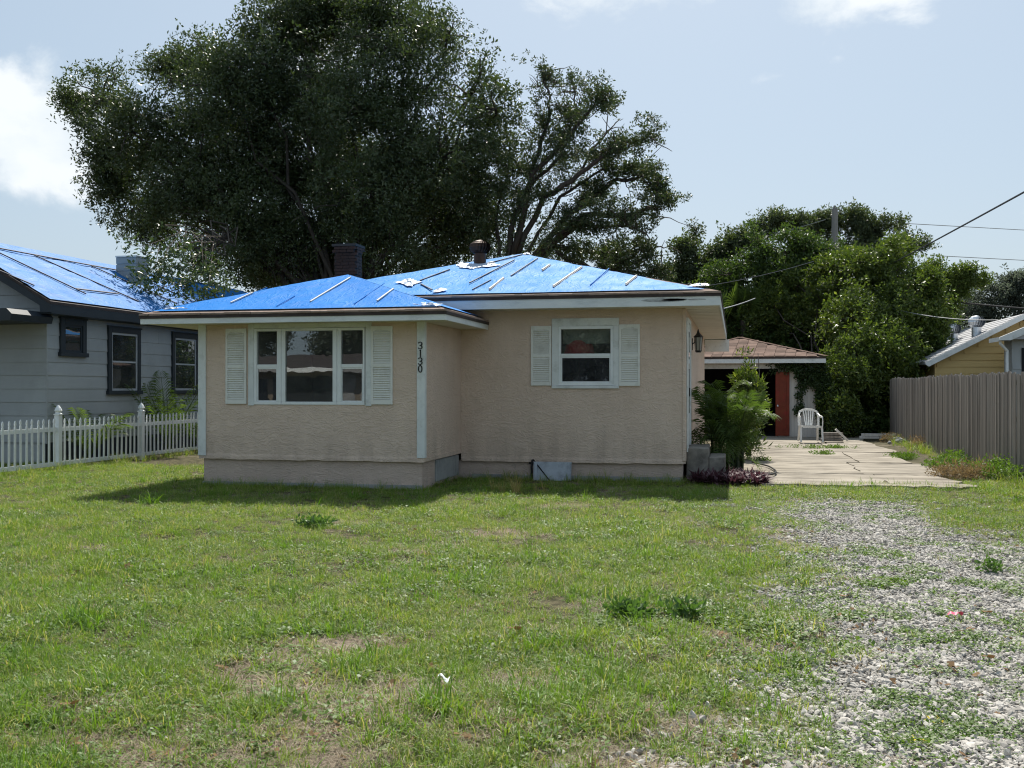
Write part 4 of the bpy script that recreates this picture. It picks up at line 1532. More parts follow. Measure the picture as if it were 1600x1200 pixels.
for c_ in ((ge['x0'], ge['y'], z), (ge['x1'], ge['y'], z)):
    m = MB()
    a, c = Vector(c_), gap
    for k in range(14):
        p, q = a.lerp(c, k / 14), a.lerp(c, (k + 1.25) / 14)
        m.bar(p + Vector((0, 0, .035)), q + Vector((0, 0, .022)), .2, .014)
    m.build('hip_cap', M_['shingle_red'], groof)
b = MB()
b.box(ge['x0'] + .01, ge['x1'] - .01, ge['y'] + .006, ge['y'] + .03, z - .19, z - .051)
b.box(ge['x1'] - .034, ge['x1'] - .01, ge['y'] + .031, ge['yb'], z - .19, z - .051)
b.build('fascia', M_['trim'], ga)
b = MB()
b.box(ge['x0'] - .005, ge['x1'] + .005, ge['y'] - .006, ge['y'] + .004, z - .052, z - .004)
b.build('drip_edge', M_['drip'], ga)
MB().box(ge['x0'] + .03, ge['x1'] - .04, ge['y'] + .031, GY - .002, z - .17, z - .15).build('soffit', M_['soffit'], ga)

# ================================================================== YELLOW BACK BUILDING AND GREY-BLUE NEIGHBOUR BEYOND THE FENCE
YY = 35.0
ylow, yap = aty(1446, 566, YY), aty(1601, 490, YY)
ysl = (yap.z - ylow.z) / (yap.x - ylow.x)
yb_ = thing('yellow_house', 'mustard yellow gabled house with grey roof above the plank fence', 'house', (yap.x, YY, 0))
xw0, xw1 = ylow.x + .35, 2 * yap.x - ylow.x - .35
b = MB()
b.box(xw0, xw1, YY + .4, YY + 8.2, -.1, ylow.z - .05)
b.prism([(xw0, YY + .4, ylow.z - .05), (xw1, YY + .4, ylow.z - .05), (yap.x, YY + .4, yap.z - .16)], (0, 7.8, 0))
b.build('wall', M_['yellow'], yb_)
zz = 1.2
while zz < yap.z - .3:
    x_left = max(xw0, ylow.x + (zz + .24 + .12 - ylow.z) / ysl)
    x_right = 2 * yap.x - x_left
    if x_right > x_left:
        m = MB()
        m.prism([(x_left, YY + .36, zz), (x_left, YY + .399, zz), (x_left, YY + .399, zz + .215), (x_left, YY + .385, zz + .215)], (x_right - x_left, 0, 0))
        m.build('siding_plank', M_['yellow'], yb_)
    zz += .215
b = MB()
rx1 = 2 * yap.x - ylow.x
hip(b, [[(ylow.x, YY, ylow.z), (yap.x, YY, yap.z), (yap.x, YY + 8.6, yap.z), (ylow.x, YY + 8.6, ylow.z)], [(yap.x, YY, yap.z), (rx1, YY, ylow.z), (rx1, YY + 8.6, ylow.z), (yap.x, YY + 8.6, yap.z)]], .07)
yroof = b.build('roof', M_['greyroof'], yb_)
m = MB()
for k in range(14):
    s0 = (k + .02) / 14
    a = Vector((ylow.x, 0, ylow.z)).lerp(Vector((yap.x, 0, yap.z)), s0)
    c = Vector((ylow.x, 0, ylow.z)).lerp(Vector((yap.x, 0, yap.z)), (k + 1) / 14)
    m.prism([(a.x, YY + .05, a.z + .02), (c.x, YY + .05, c.z + .006), (c.x, YY + .05, c.z - .002), (a.x, YY + .05, a.z - .002)], (0, 8.5, 0))
m.build('shingle_course', M_['greyroof'], yroof)
b = MB()
b.prism([(ylow.x, YY - .03, ylow.z - .07), (ylow.x, YY - .03, ylow.z - .005), (yap.x, YY - .03, yap.z - .005), (yap.x, YY - .03, yap.z - .17), (ylow.x + .1, YY - .03, ylow.z - .14)], (0, .029, 0))
b.build('rake_board', M_['trim'], yb_)
nY = Vector((-ysl, 0, 1))
for (px, py) in ((1491, 533), (1526, 524)):
    p = onplane(px, py, (ylow.x, YY, ylow.z), nY)
    turbine((p.x, p.y, p.z), .2 if px < 1500 else .23, .62, M_['galv'], yb_)

gb = thing('bluegrey_house', 'corner of a blue grey house with white downpipe beside the yellow gable', 'house', (8, 33.6, 0))
GBY = 33.6
c0 = aty(1558, 531, GBY)
b = MB()
b.prism([(c0.x, GBY - .35, c0.z), (c0.x + 4, GBY - .35, c0.z + 1.75), (c0.x + 8, GBY - .35, c0.z)], (0, 1.3, 0))
b.build('roof', M_['greyroof'], gb)
b = MB()
b.prism([(c0.x - .01, GBY - .38, c0.z - .03), (c0.x - .01, GBY - .38, c0.z + .06), (c0.x + 4, GBY - .38, c0.z + 1.8), (c0.x + 4, GBY - .38, c0.z + 1.6), (c0.x + .3, GBY - .38, c0.z - .03)], (0, .028, 0))
b.box(c0.x - .03, c0.x - .012, GBY - .35, GBY + .9, c0.z - .06, c0.z + .07)
b.build('gutter', M_['trim'], gb)
wx = aty(1581, 540, GBY).x
b = MB()
b.box(wx, wx + 6, GBY, GBY + .9, -.1, c0.z - .002)
b.build('wall', M_['sidings'], gb)
for k in range(9):
    MB().prism([(wx + .02, GBY - .02, .4 + k * .22), (wx + .02, GBY - .001, .4 + k * .22), (wx + .02, GBY - .001, .4 + k * .22 + .21), (wx + .02, GBY - .006, .4 + k * .22 + .21)], (5.9, 0, 0)).build('siding_plank', M_['sidings'], gb)
dpx = aty(1573, 540, GBY).x
MB().tube([(c0.x + .04, GBY - .2, c0.z - .02), (c0.x + .05, GBY - .18, c0.z - .12), (dpx, GBY - .06, c0.z - .34), (dpx, GBY - .05, c0.z - .5), (dpx, GBY - .05, .2)], .045, 8).build('downpipe', M_['vinyl'], gb)
MB().box(aty(1596, 540, GBY).x, aty(1620, 540, GBY).x, GBY - .03, GBY - .021, 1.9, c0.z - .25).build('window', M_['dark'], gb)

# ================================================================== HOUSE ACROSS THE STREET (seen mirrored in the bay panes)
ac = thing('cream_house', 'low cream house mirrored in the bay window panes', 'house', (-9, -20, 0))
b = MB()
b.box(-32, -15, -29, -20, -.1, 2.5)
b.build('wall', M_['cream'], ac)
b = MB()
b.prism([(-32.8, -19.2, 2.62), (-32.8, -29.8, 2.62), (-32.8, -24.5, 3.5)], (18.6, 0, 0))
b.build('roof', M_['drip'], ac)
MB().box(-32.8, -14.2, -19.2, -19.17, 2.42, 2.66).build('fascia', M_['whitehouse'], ac)
for x0, x1, z0, z1, m in ((-27.5, -24.6, .9, 2.1, 'dark'), (-31, -28.6, .9, 2.1, 'dark'), (-19.2, -18.2, .05, 2.1, 'whitehouse'), (-24.3, -20.5, .2, 2.2, 'dark'), (-20.4, -19.6, .6, 2.3, 'whitehouse')):
    MB().box(x0, x1, -19.99, -19.95, z0, z1).build('window' if m == 'dark' else 'door', M_[m], ac)

# ================================================================== POLE AND WIRES
PY_ = 46.0
pt = aty(1304, 326, PY_)
pole = thing('utility_pole', 'grey wooden utility pole rising among the trees behind the garage', 'utility pole', (pt.x, PY_, 0))
MB().tube([(pt.x, PY_, -.3), (pt.x, PY_, pt.z * .5), (pt.x + .02, PY_, pt.z)], [.2, .17, .13], 10).build('post', M_['pole'], pole)
b = MB()
b.lathe([(.035, 0), (.05, .05), (.04, .12), (.012, .15)], (pt.x, PY_, pt.z), 8)
b.build('insulator', M_['pole'], pole)
b = MB()
b.box(pt.x - .2, pt.x + .2, PY_ - .22, PY_ - .12, pt.z - 3.0, pt.z - 2.9)
b.build('bracket', M_['pole'], pole)


def wire(a, c, sag, r, m, label, cat='cable'):
    a, c = Vector(a), Vector(c)
    pts = [a.lerp(c, t) - Vector((0, 0, sag * 4 * t * (1 - t))) for t in np.linspace(0, 1, 26)]
    MB().tube(pts, r, 5).build('cable', M_[m], None, label=label, cat=cat, group='overhead wires')


wire(aty(1340, 440, 46) + (aty(1600, 292, 24.3) - aty(1340, 440, 46)) * 2.4, aty(1340, 440, 46), .12, .022, 'wire', 'thick black service cable slanting down from the sky into the trees')
wire(aty(1415, 349, 50), aty(1720, 366, 60), .0, .018, 'wirepale', 'upper of two thin level wires crossing the pale sky')
wire(aty(1455, 399, 50), aty(1720, 413, 60), .0, .018, 'wirepale', 'lower of two thin level wires crossing the pale sky')
wire(aty(1300, 448, 44), aty(1720, 490, 44), .12, .035, 'wire', 'dark level cable passing over the yellow house')
wire(aty(1300, 448, 40), aty(1560, 500, 34), .35, .014, 'wirepale', 'slim pale wire sagging to the grey roof turbines')
wire(aty(1290, 343, PY_ - .2), aty(930, 402, 60), .5, .018, 'wirepale', 'thin wire climbing to the top of the utility pole')
wire(aty(1272, 408, 37), aty(1060, 452, 37), .12, .009, 'wirepale', 'fine wire drawn before the dark foliage left of the pole')
wire(aty(1180, 466, 33), aty(1131, 482, 27), .02, .014, 'wirepale', 'short wire reaching the rear eave of the peach house')

# ================================================================== SMALL THINGS ON THE PLOT
# steps
s = thing('concrete_steps', 'two stained concrete steps below the side door', 'steps', (-.5, 18.6, 0))
MB().box(-.83, px_x(1107, 18.0), 18.0, 19.3, -.1, .56).build('top_step', M_['step'], s, bevel=.015)
MB().box(px_x(1107, 18.0) + .002, px_x(1133, 18.0), 18.02, 19.28, -.1, .40).build('lower_step', M_['step'], s, bevel=.015)
# loose board leaning on the foundation, black cable
bx0, bx1 = px_x(834, MY - .1), px_x(893, MY - .1)
bd = MB()
Mb = Matrix.Translation((bx0, MY - .16, 0.0)) @ Matrix.Rotation(R(-9), 4, 'X')
bd.box(0, bx1 - bx0, 0, .022, -.02, .31)
bdo = bd.build('leaning_board', M_['board'], None, M=Mb, label='peeling grey board leaning against the foundation under the single window', cat='board')
e = MB()
for x in (.02, bx1 - bx0 - .07):
    e.box(x, x + .05, -.02, -.001, -.015, .30)
e.build('board_cleat', M_['board'], bdo, M=Mb)
MB().box(px_x(826, MY), px_x(886, MY), MY + .03, MY + .0485, .255, .30).build('crawl_gap_shade', M_['dark'], house)  # solid near-black strip painted in place of a shaded opening
MB().tube([(bx0 - .03, MY - .03, .34), (bx0 + .02, MY - .08, .3), (bx0 + .16, MY - .2, .16), (bx0 + .3, MY - .3, .02), (bx0 + .36, MY - .35, -.03)], .011, 6).build('cable', M_['black'], None, smooth=True,
    label='short black cable hanging over the leaning grey board', cat='cable')
MB().tube([(bx0 - .04, MY - .02, .33), (bx0 - .05, MY - .05, .2), (bx0 - .045, MY - .06, .0)], .02, 8).build('spigot_pipe', M_['ironblack'], house)

# plastic armchair
cc = atz(1266, 690, .06)
ch = thing('plastic_chair', 'white plastic garden armchair standing before the garage wall', 'chair', (cc.x, cc.y, .05))
cM = Matrix.Translation((cc.x, cc.y + .1, .055)) @ Matrix.Rotation(R(6), 4, 'Z') @ Matrix.Scale(1.12, 4)
st_ = MB()
g = 7
pts = {}
for i in range(g):
    for j in range(g):
        x, y = -.22 + .44 * i / (g - 1), -.23 + .43 * j / (g - 1)
        pts[i, j] = (x * (1 - .08 * j / g), y, .40 - .035 * sin(pi * i / (g - 1)) * sin(pi * j / (g - 1)) + (.015 if j == 0 else 0))
for i in range(g - 1):
    for j in range(g - 1):
        q = [pts[i, j], pts[i + 1, j], pts[i + 1, j + 1], pts[i, j + 1]]
        st_.poly(q)
        st_.poly([(a, c, d_ - .015) for a, c, d_ in reversed(q)])
st_.box(-.22, .22, -.245, -.225, .36, .415)
st_.build('seat', M_['plastic'], ch, M=cM)
for sx in (-1, 1):
    l = MB()
    l.prism([(sx * .235, -.20, .40), (sx * .285, -.20, .40), (sx * .29, -.29, 0), (sx * .25, -.29, 0)], (0, .045, 0))
    l.build('leg', M_['plastic'], ch, M=cM)
    l = MB()
    l.prism([(sx * .20, .18, .42), (sx * .25, .18, .42), (sx * .265, .30, 0), (sx * .22, .30, 0)], (0, .04, 0))
    l.build('leg', M_['plastic'], ch, M=cM)
    a = MB()
    path = [(sx * .265, -.235, .38), (sx * .275, -.23, .55), (sx * .275, -.19, .625), (sx * .275, -.05, .64), (sx * .265, .1, .65), (sx * .24, .21, .70)]
    for p, q in zip(path[:-1], path[1:]):
        a.bar(p, q, .055, .02, up=(sx, 0, .3))
    a.build('armrest', M_['plastic'], ch, M=cM)
bk = MB()
path = [(-.245, .2, .40), (-.25, .235, .62), (-.22, .26, .76), (-.12, .275, .81), (0, .28, .82), (.12, .275, .81), (.22, .26, .76), (.25, .235, .62), (.245, .2, .40)]
for p, q in zip(path[:-1], path[1:]):
    bk.bar(p, q, .05, .022, up=(0, 1, .1))
bk.build('back_frame', M_['plastic'], ch, M=cM)
for k in range(5):
    x = -.10 + k * .05
    MB().bar((x * .75, .2, .41), (x * 1.25, .27, .79), .028, .014, up=(0, 1, .1)).build('back_slat', M_['plastic'], ch, M=cM)

# debris by the garage corner
p = atz(1308, 690, .06)
m = MB().box(-.32, .32, -.02, .02, 0, .46)
p2 = atz(1316, 690, .06)
MB().box(-.46, .0, -.05, .05, -.06, .0).build('white_slab', M_['garwall'], None, M=Matrix.Translation((p2.x + .16, p2.y - .1, .12)) @ Matrix.Rotation(R(44), 4, 'Y'), label='short white slab propped at a slant beside the dark stacked boards', cat='slab')
for q, (w_, dz) in enumerate(((.62, 0), (.5, .09), (.56, .18))):
    MB().box(-w_ / 2, w_ / 2, -.14, .14, 0, .07).build('dark_board', M_['fencewood'], None, M=Matrix.Translation((p.x - .12, p.y + .25, .06 + dz)) @ Matrix.Rotation(R(q * 7 - 5), 4, 'Z'),
        label=('lowest dark board in the pile behind the slanted white slab', 'middle dark board in the pile behind the slanted white slab', 'topmost dark board in the pile behind the slanted white slab')[q], cat='board', group='boards piled by the garage')
p = atz(1372, 686, .05)
for q in range(2):
    MB().box(-.5, .5, -.09, .09, 0, .07).build('pale_plank', M_['garwall'], None, M=Matrix.Translation((p.x + .05 * q, p.y + .3, .05 + .08 * q)) @ Matrix.Rotation(R(4 - 6 * q), 4, 'Z'),
        label=('lower pale plank lying flat near the fence end', 'upper pale plank lying flat near the fence end')[q], cat='plank', group='planks near the fence end')
rk = []
for q in range(3):
    b = MB()
    b.lathe([(.015, -.05), (.055, -.03), (.07, 0), (.055, .03), (.015, .05)], (0, 0, .04), 9)
    b.v = [tuple(Vector(v_) * (1 + .35 * mnoise.noise(Vector(v_) * 18 + Vector((q, 0, 0))))) for v_ in b.v]
    rk.append(b.mesh('rubble_stone', M_['cmu']))
RUB = [(1397, 688, 'round grey rubble stone beside the pale planks'), (1405, 692, 'largest grey rubble stone against the fence foot', ), (1414, 690, 'small grey rubble stone near the weeds'), (1424, 691, 'grey rubble stone half hidden in dry weeds'), (1390, 694, 'flat grey rubble stone at the slab edge')]
for q, (px, py, lb) in enumerate(RUB):
    p = atz(px, py, .04)
    link('rubble_stone', rk[q % 3], None, Matrix.Translation(p) @ Matrix.Rotation(q * 1.7, 4, 'Z') @ Matrix.Scale((1, 1.6, .8, 1, .9)[q], 4), lb, 'stone', 'rubble by the fence')
# hose
hp = [atz(a, c, .075) for a, c in ((1175, 722), (1188, 725), (1200, 728), (1209, 733), (1212, 738), (1205, 741), (1192, 741), (1180, 738))]
path = []
for i in range(len(hp) - 1):
    p0, p1, p2_, p3 = hp[max(i - 1, 0)], hp[i], hp[i + 1], hp[min(i + 2, len(hp) - 1)]
    for t_ in np.linspace(0, 1, 6, endpoint=False):
        path.append(.5 * ((2 * p1) + (-p0 + p2_) * t_ + (2 * p0 - 5 * p1 + 4 * p2_ - p3) * t_ ** 2 + (-p0 + 3 * p1 - 3 * p2_ + p3) * t_ ** 3))
MB().tube(path, .016, 8).build('garden_hose', M_['black'], None, smooth=True, label='black garden hose curled on the concrete beside the purple plants', cat='hose')
# litter and ribbon
def scrap(name, c, w, d_, m, seed, **kw):
    b = MB()
    n = 7
    for j in range(n):
        for i in range(n):
            x, y = (i / (n - 1) - .5) * w, (j / (n - 1) - .5) * d_
            x *= 1 + .3 * mnoise.noise(Vector((y * 20, seed, 1)))
            b.v.append((c.x + x, c.y + y, c.z - .01 + .05 * (.5 + mnoise.noise(Vector((x * 22, y * 22, seed))))))
    for j in range(n - 1):
        for i in range(n - 1):
            a = j * n + i
            b.f.append((a, a + 1, a + n + 1, a + n))
    return b.build(name, m, None, smooth=True, **kw)
scrap('litter_scrap', atz(694, 1062, .03), .06, .07, M_['paper'], 2, label='crumpled white scrap of litter lying in the lawn', cat='litter')
scrap('ribbon', atz(1492, 962, .02), .10, .035, M_['pink'], 5, label='faded pink ribbon scrap lying on the gravel', cat='ribbon')

# ================================================================== LEAF SPRAYS
def spray(name, m, n, spread, ln, wd, seed, flat=0.75, up=0.3, nleafpts=4, clump=0):
    r = np.random.default_rng(seed)
    v, f, lv = [], [], []
    cl = r.normal(size=(max(clump, 1), 3)) * spread * .55
    for k in range(n):
        d = r.normal(size=3)
        d /= np.linalg.norm(d)
        p = d * spread * r.random() ** .45 * np.array([1, 1, flat])
        if clump:
            p = cl[k % clump] + p * .42
        dr = d + r.normal(size=3) * .6 + np.array([0, 0, up])
        dr /= np.linalg.norm(dr)
        sd = np.cross(dr, r.normal(size=3))
        sd /= np.linalg.norm(sd) + 1e-9
        nn = np.cross(dr, sd)
        L_, w_ = ln * r.uniform(.65, 1.25), wd * r.uniform(.7, 1.2)
        i = len(v)
        mid = p + dr * L_ * .48 + nn * L_ * .10
        v += [tuple(p), tuple(mid + sd * w_ / 2), tuple(p + dr * L_), tuple(mid - sd * w_ / 2)]
        f.append((i, i + 1, i + 2, i + 3))
        lv += [r.random()] * 4
    return proto(name, v, f, m, lv)


def lobe_points(lobes, dens, seed, noise_s=1.1, thr=-0.18, shell=2.0):
    """Twig positions through the volume of a crown; lobes are (centre, radii)."""
    r = np.random.default_rng(seed)
    out = []
    for c, rad in lobes:
        rad = np.array(rad)
        n = max(6, int(dens * (rad[0] * rad[1] * rad[2]) ** (2 / 3) * 4))
        d = r.normal(size=(n, 3))
        d /= np.linalg.norm(d, axis=1)[:, None]
        rr = r.random(n) ** (1 / shell)
        # ragged outline: direction-dependent reach
        reach = np.array([1 + .28 * mnoise.noise(Vector(q * 2.3 + np.array(c))) + .16 * mnoise.noise(Vector(q * 6.1 + np.array(c))) for q in d])
        p = np.array(c) + d * (rr * reach)[:, None] * rad
        keep = np.array([mnoise.noise(Vector(q / noise_s)) > thr for q in p])
        out.append(p[keep])
    return np.concatenate(out)


def limb_path(a, c, r, sag=0.12, n=7, wig=0.05):
    a, c = Vector(a), Vector(c)
    L_ = (c - a).length
    out = []
    for k in range(n):
        t = k / (n - 1)
        p = a.lerp(c, t)
        p.z += L_ * sag * sin(pi * t)
        if 0 < k < n - 1:
            p += Vector((r.uniform(-1, 1), r.uniform(-1, 1), r.uniform(-1, 1))) * L_ * wig
        out.append(p)
    return out


def pxlobe(px, py, rpx, Y, sx=1.0, sz=1.0, sd=0.85):
    c = aty(px, py, Y)
    k = Y / ray(px, py)[1] / 1600
    return (tuple(c), (rpx * k * sx, rpx * k * sd, rpx * k * sz))


def tree(name, label, cat, base, lobes, protos, dens, seed, fork=2.5, tr=0.3, group=None, scl=(0.75, 1.25), noise_s=1.1, thr=-0.18, shell=2.0,
         twigs=6, bark='bark', extra=None, limbs=None, trunk=True, hang=(), bough=None, sag=.12, reach=1.3, nsp=2):
    t = thing(name, label, cat, base, group)
    r = random.Random(seed)
    P = lobe_points(lobes, dens, seed, noise_s, thr, shell)
    if hang:
        P = np.concatenate([P, lobe_points(hang, 20, seed + 5, .35, -.05, 1.6)])
    rg = np.random.default_rng(seed + 1)
    if trunk:
        b = MB()
        bx, by, bz = base
        top = Vector((bx + r.uniform(-.3, .3), by + r.uniform(-.2, .2), fork))
        b.tube([(bx, by, bz - .3), (bx, by, bz + .15), Vector((bx, by, bz)).lerp(top, .5) + Vector((.05, 0, 0)), top], [tr * 1.5, tr * 1.1, tr * .95, tr * .85], 10)
        for c, rad in lobes:
            L_ = (Vector(c) - top).length
            r0 = min(tr * .32, .02 + .008 * L_)
            path = limb_path(top - Vector((0, 0, r.uniform(0, .5))), c, r, sag)
            b.tube(path, list(np.linspace(r0, r0 * .28, len(path))), 6)
        b.build('trunk', M_[bark], t, smooth=True)
    b = MB()
    sprigs = []
    for c, rad in lobes:
        c = Vector(c)
        for k in range(twigs):
            d = Vector((r.gauss(0, 1), r.gauss(0, 1), r.gauss(.2, .8))).normalized()
            e = c + Vector((d.x * rad[0], d.y * rad[1], d.z * rad[2])) * r.uniform(.8, reach)
            path = limb_path(c, e, r, .05, 6, .07)
            for q, p in enumerate(path[3:]):
                for _ in range(nsp):
                    sprigs.append(tuple(p + Vector((r.gauss(0, .13), r.gauss(0, .13), r.gauss(0, .10)))))
            b.tube(path, list(np.linspace(.035 + .01 * rad[0], .008, 6)), 4, cap=False)
    if bough:
        for q in bough[1]:
            b.tube(limb_path(bough[0], q, r, .04, 8, .04), list(np.linspace(.028, .008, 8)), 5, cap=False)
    b.build('branch', M_[bark], t, smooth=True, kind='stuff')
    if sprigs:
        P = np.concatenate([P, np.array(sprigs)])
    n = len(P)
    rots = rg.uniform(-pi, pi, (n, 3)) * np.array([.35, .35, 1])
    scatter('crown', P, rots, rg.uniform(*scl, n), protos, parent=t, kind='stuff')
    return t


S_oak = [spray('oak_spray', M_['oakleaf'], 38, .34, .125, .055, 100 + k, clump=5) for k in range(5)]
S_rag = [spray('ragged_spray', M_['oakleaf2'], 54, .26, .11, .050, 120 + k, clump=4) for k in range(5)]
S_broad = [spray('broad_spray', M_['broad'], 30, .27, .15, .075, 140 + k, clump=4) for k in range(5)]
S_bright = [spray('bright_spray', M_['bright'], 34, .24, .125, .062, 160 + k, clump=4) for k in range(5)]
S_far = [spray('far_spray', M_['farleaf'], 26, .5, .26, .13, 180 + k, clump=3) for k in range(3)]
S_faroak = [spray('faroak_spray', M_['oakleaf2'], 40, .34, .15, .07, 190 + k, clump=4) for k in range(4)]
M_['tallleaf'] = leafmat('tall_tree_leaf', (0.055, 0.080, 0.044), (0.100, 0.130, 0.066), 0.35, 0.45, 0.4, third=(0.13, 0.15, 0.08))  # paler green carries some distance haze in the leaf colour
S_hazy = [spray('tall_spray', M_['tallleaf'], 40, .32, .15, .07, 230 + k, clump=4) for k in range(4)]
S_ivy = [spray('ivy_spray', M_['ivy'], 20, .10, .075, .065, 200 + k, flat=.9, up=-.3) for k in range(4)]

# ---- the big live oak
oak = [(160, 165, 62), (120, 155, 30), (175, 285, 38), (205, 335, 36), (165, 245, 34), (240, 350, 40), (205, 205, 62), (255, 235, 62), (215, 265, 55), (262, 120, 42), (310, 95, 45), (350, 150, 88), (300, 200, 62), (405, 110, 82), (450, 50, 80), (520, 20, 90), (590, 25, 78), (640, 85, 78), (700, 55, 28), (672, 40, 34), (735, 150, 66), (775, 170, 40),
       (480, 170, 125), (570, 180, 120), (400, 240, 118), (320, 290, 88), (275, 320, 62), (500, 300, 140), (600, 290, 120), (690, 250, 98), (740, 270, 74), (775, 240, 42), (390, 350, 92), (330, 385, 50), (460, 400, 86), (540, 390, 88), (620, 385, 78), (690, 350, 88), (750, 345, 60), (660, 420, 60), (420, 430, 45)]
rO = random.Random(5)
lob = []
for k, (a, c, q) in enumerate(oak):
    rim = a < 330 or a > 700 or c < 80
    lob.append(pxlobe(a, c, q, 37.5 + (rO.uniform(-2.5, 2.5) if not rim else rO.uniform(-1, 1.5)), sd=1.0))
# boughs hanging forward over the grey roof
hang = [pxlobe(a, c, q, 23.9, sd=1.3) for (a, c, q) in ((318, 425, 30), (285, 418, 20), (258, 400, 16), (232, 432, 13), (206, 384, 16), (246, 450, 10), (292, 458, 11), (214, 440, 10), (335, 440, 22), (275, 380, 18), (225, 462, 8), (250, 420, 12))]
bough = (aty(360, 370, 33), [tuple(c) for c, q in hang])
tree('live_oak', 'huge dark live oak towering behind the peach house and grey house', 'tree', (-14.2, 37.0, 0), lob, S_oak, 29, 31, fork=3.4, tr=.5, noise_s=1.2, thr=-.03, shell=1.6, twigs=7, reach=1.42, scl=(.85, 1.5), nsp=1, hang=hang, bough=bough)

# ---- the ragged storm-pruned oak with bare limbs against the sky
RY = 37.0
rbase = aty(775, 690, RY)
limbs_px = [
    [(790, 440), (800, 360), (830, 275), (856, 200), (862, 150), (850, 118)],
    [(800, 400), (835, 270), (890, 215), (930, 165), (955, 158)],
    [(830, 290), (880, 240), (905, 180), (900, 135)],
    [(795, 420), (850, 310), (910, 270), (960, 235), (985, 230), (1020, 212)],
    [(850, 310), (900, 280), (945, 215), (965, 195)],
    [(810, 420), (880, 310), (945, 265), (980, 270)],
    [(815, 425), (890, 335), (960, 285), (1010, 275), (1035, 300)],
    [(840, 400), (920, 335), (985, 340), (1030, 322), (1042, 328)],
    [(800, 430), (870, 385), (930, 395), (985, 412), (1020, 400), (1040, 385)],
    [(860, 385), (900, 345), (940, 355), (1000, 355), (1020, 370)],
    [(780, 400), (775, 330), (800, 250), (790, 190)],
    [(870, 395), (930, 420), (980, 425), (1030, 430), (1045, 420)],
]
rR = random.Random(9)
b = MB()
rt = thing('ragged_oak', 'open ragged tree with bare crooked limbs against the sky beside the live oak', 'tree', (rbase.x, RY, 0))
b.tube([(rbase.x, RY, -.3), (rbase.x, RY, .2), (rbase.x + .1, RY, 2.5), aty(790, 430, RY)], [.5, .38, .32, .28], 9)
ends = []
for li, L_ in enumerate(limbs_px):
    dy = rR.uniform(-2.2, 2.2)
    pts = []
    for k, (a, c) in enumerate(L_):
        a = 790 + (a - 790) * .97
        pts.append(aty(a, c, RY + dy * k / (len(L_) - 1) + rR.uniform(-.2, .2)))
    fine = []
    for i in range(len(pts) - 1):
        for t_ in np.linspace(0, 1, 4, endpoint=False):
            p = pts[i].lerp(pts[i + 1], t_)
            fine.append(p + Vector((rR.uniform(-.07, .07), 0, rR.uniform(-.07, .07))))
    fine.append(pts[-1])
    r0 = .13 if li in (0, 1, 3, 6, 7, 8) else .08
    b.tube(fine, list(np.linspace(r0, .022, len(fine))), 6)
    for i, p in enumerate(fine):
        if i > 3:
            ends.append((p, i / len(fine), li))
            if rR.random() < .8:
                e = p + Vector((rR.gauss(0, .7), rR.gauss(0, .6), rR.gauss(.15, .6)))
                path = limb_path(p, e, rR, .08, 5, .1)
                b.tube(path, list(np.linspace(.028, .008, 5)), 4, cap=False)
                ends.append((e, .8, li))
for c_ in ((852, 112), (842, 122), (865, 118), (915, 145), (922, 138), (905, 150)):     # dead twig brushes
    for k in range(9):
        p = aty(c_[0] + rR.uniform(-4, 4), c_[1] + 14, RY)
        e = aty(c_[0] + rR.uniform(-16, 16), c_[1] + rR.uniform(-14, 6), RY + rR.uniform(-.4, .4))
        b.tube(limb_path(p, e, rR, .03, 4, .08), [.02, .012, .009, .005], 4, cap=False)
b.build('trunk', M_['bark'], rt, smooth=True)
P = []
for p, t_, li in ends:
    if rR.random() < .38:
        n = rR.randint(7, 13)
        s_ = rR.uniform(.15, .30)
        cc_ = p + Vector((rR.uniform(-.2, .2), rR.uniform(-.2, .2), rR.uniform(-.05, .3)))
        for k in range(n):
            P.append(cc_ + Vector((rR.gauss(0, s_), rR.gauss(0, s_), rR.gauss(0, s_ * .6))))
for (a, c, q, n) in ((800, 300, 45, 190), (790, 380, 55, 280), (850, 400, 48, 190), (870, 350, 34, 110), (930, 385, 26, 70), (800, 230, 36, 110), (920, 310, 22, 60), (1010, 300, 24, 70), (1020, 345, 18, 45), (840, 190, 18, 45), (890, 175, 18, 45), (985, 330, 18, 40), (760, 420, 40, 130), (900, 250, 16, 40), (960, 400, 22, 60)):
    for k in range(int(n * .22)):
        P.append(aty(a + rR.gauss(0, q * .55), c + rR.gauss(0, q * .5), RY + rR.gauss(0, 1.0)))
P = np.array(P)
scatter('crown', P, rng.uniform(-pi, pi, (len(P), 3)) * np.array([.35, .35, 1]), rng.uniform(.7, 1.2, len(P)), S_rag, parent=rt, kind='stuff')

# ---- small oaks right of it, over the roof line
tree('small_oak', 'small clumpy oak just over the right end of the peach roof', 'tree', (aty(1085, 600, 46).x, 46, 0),
     [pxlobe(*q, 46) for q in ((1075, 388, 18), (1085, 425, 30), (1060, 440, 22), (1110, 440, 32), (1130, 395, 20), (1146, 380, 15), (1165, 373, 10), (1115, 410, 18), (1090, 470, 40), (1130, 480, 50))], S_hazy, 52, 41, fork=3, tr=.2, noise_s=.6, thr=.0)
# ---- dark glossy tree behind the garage
tree('glossy_tree', 'dark glossy-leaved tree behind the garage roof', 'tree', (aty(1190, 600, 42).x, 42, 0),
     [pxlobe(*q, 42) for q in ((1160, 440, 50), (1200, 420, 52), (1150, 490, 50), (1215, 480, 60), (1250, 430, 48), (1230, 395, 40), (1270, 400, 44), (1180, 520, 60), (1120, 470, 38), (1130, 520, 40))], S_broad, 62, 43, fork=2, tr=.25, noise_s=.75, thr=.06, shell=1.5, scl=(.7, 1.1), twigs=10, reach=1.4)
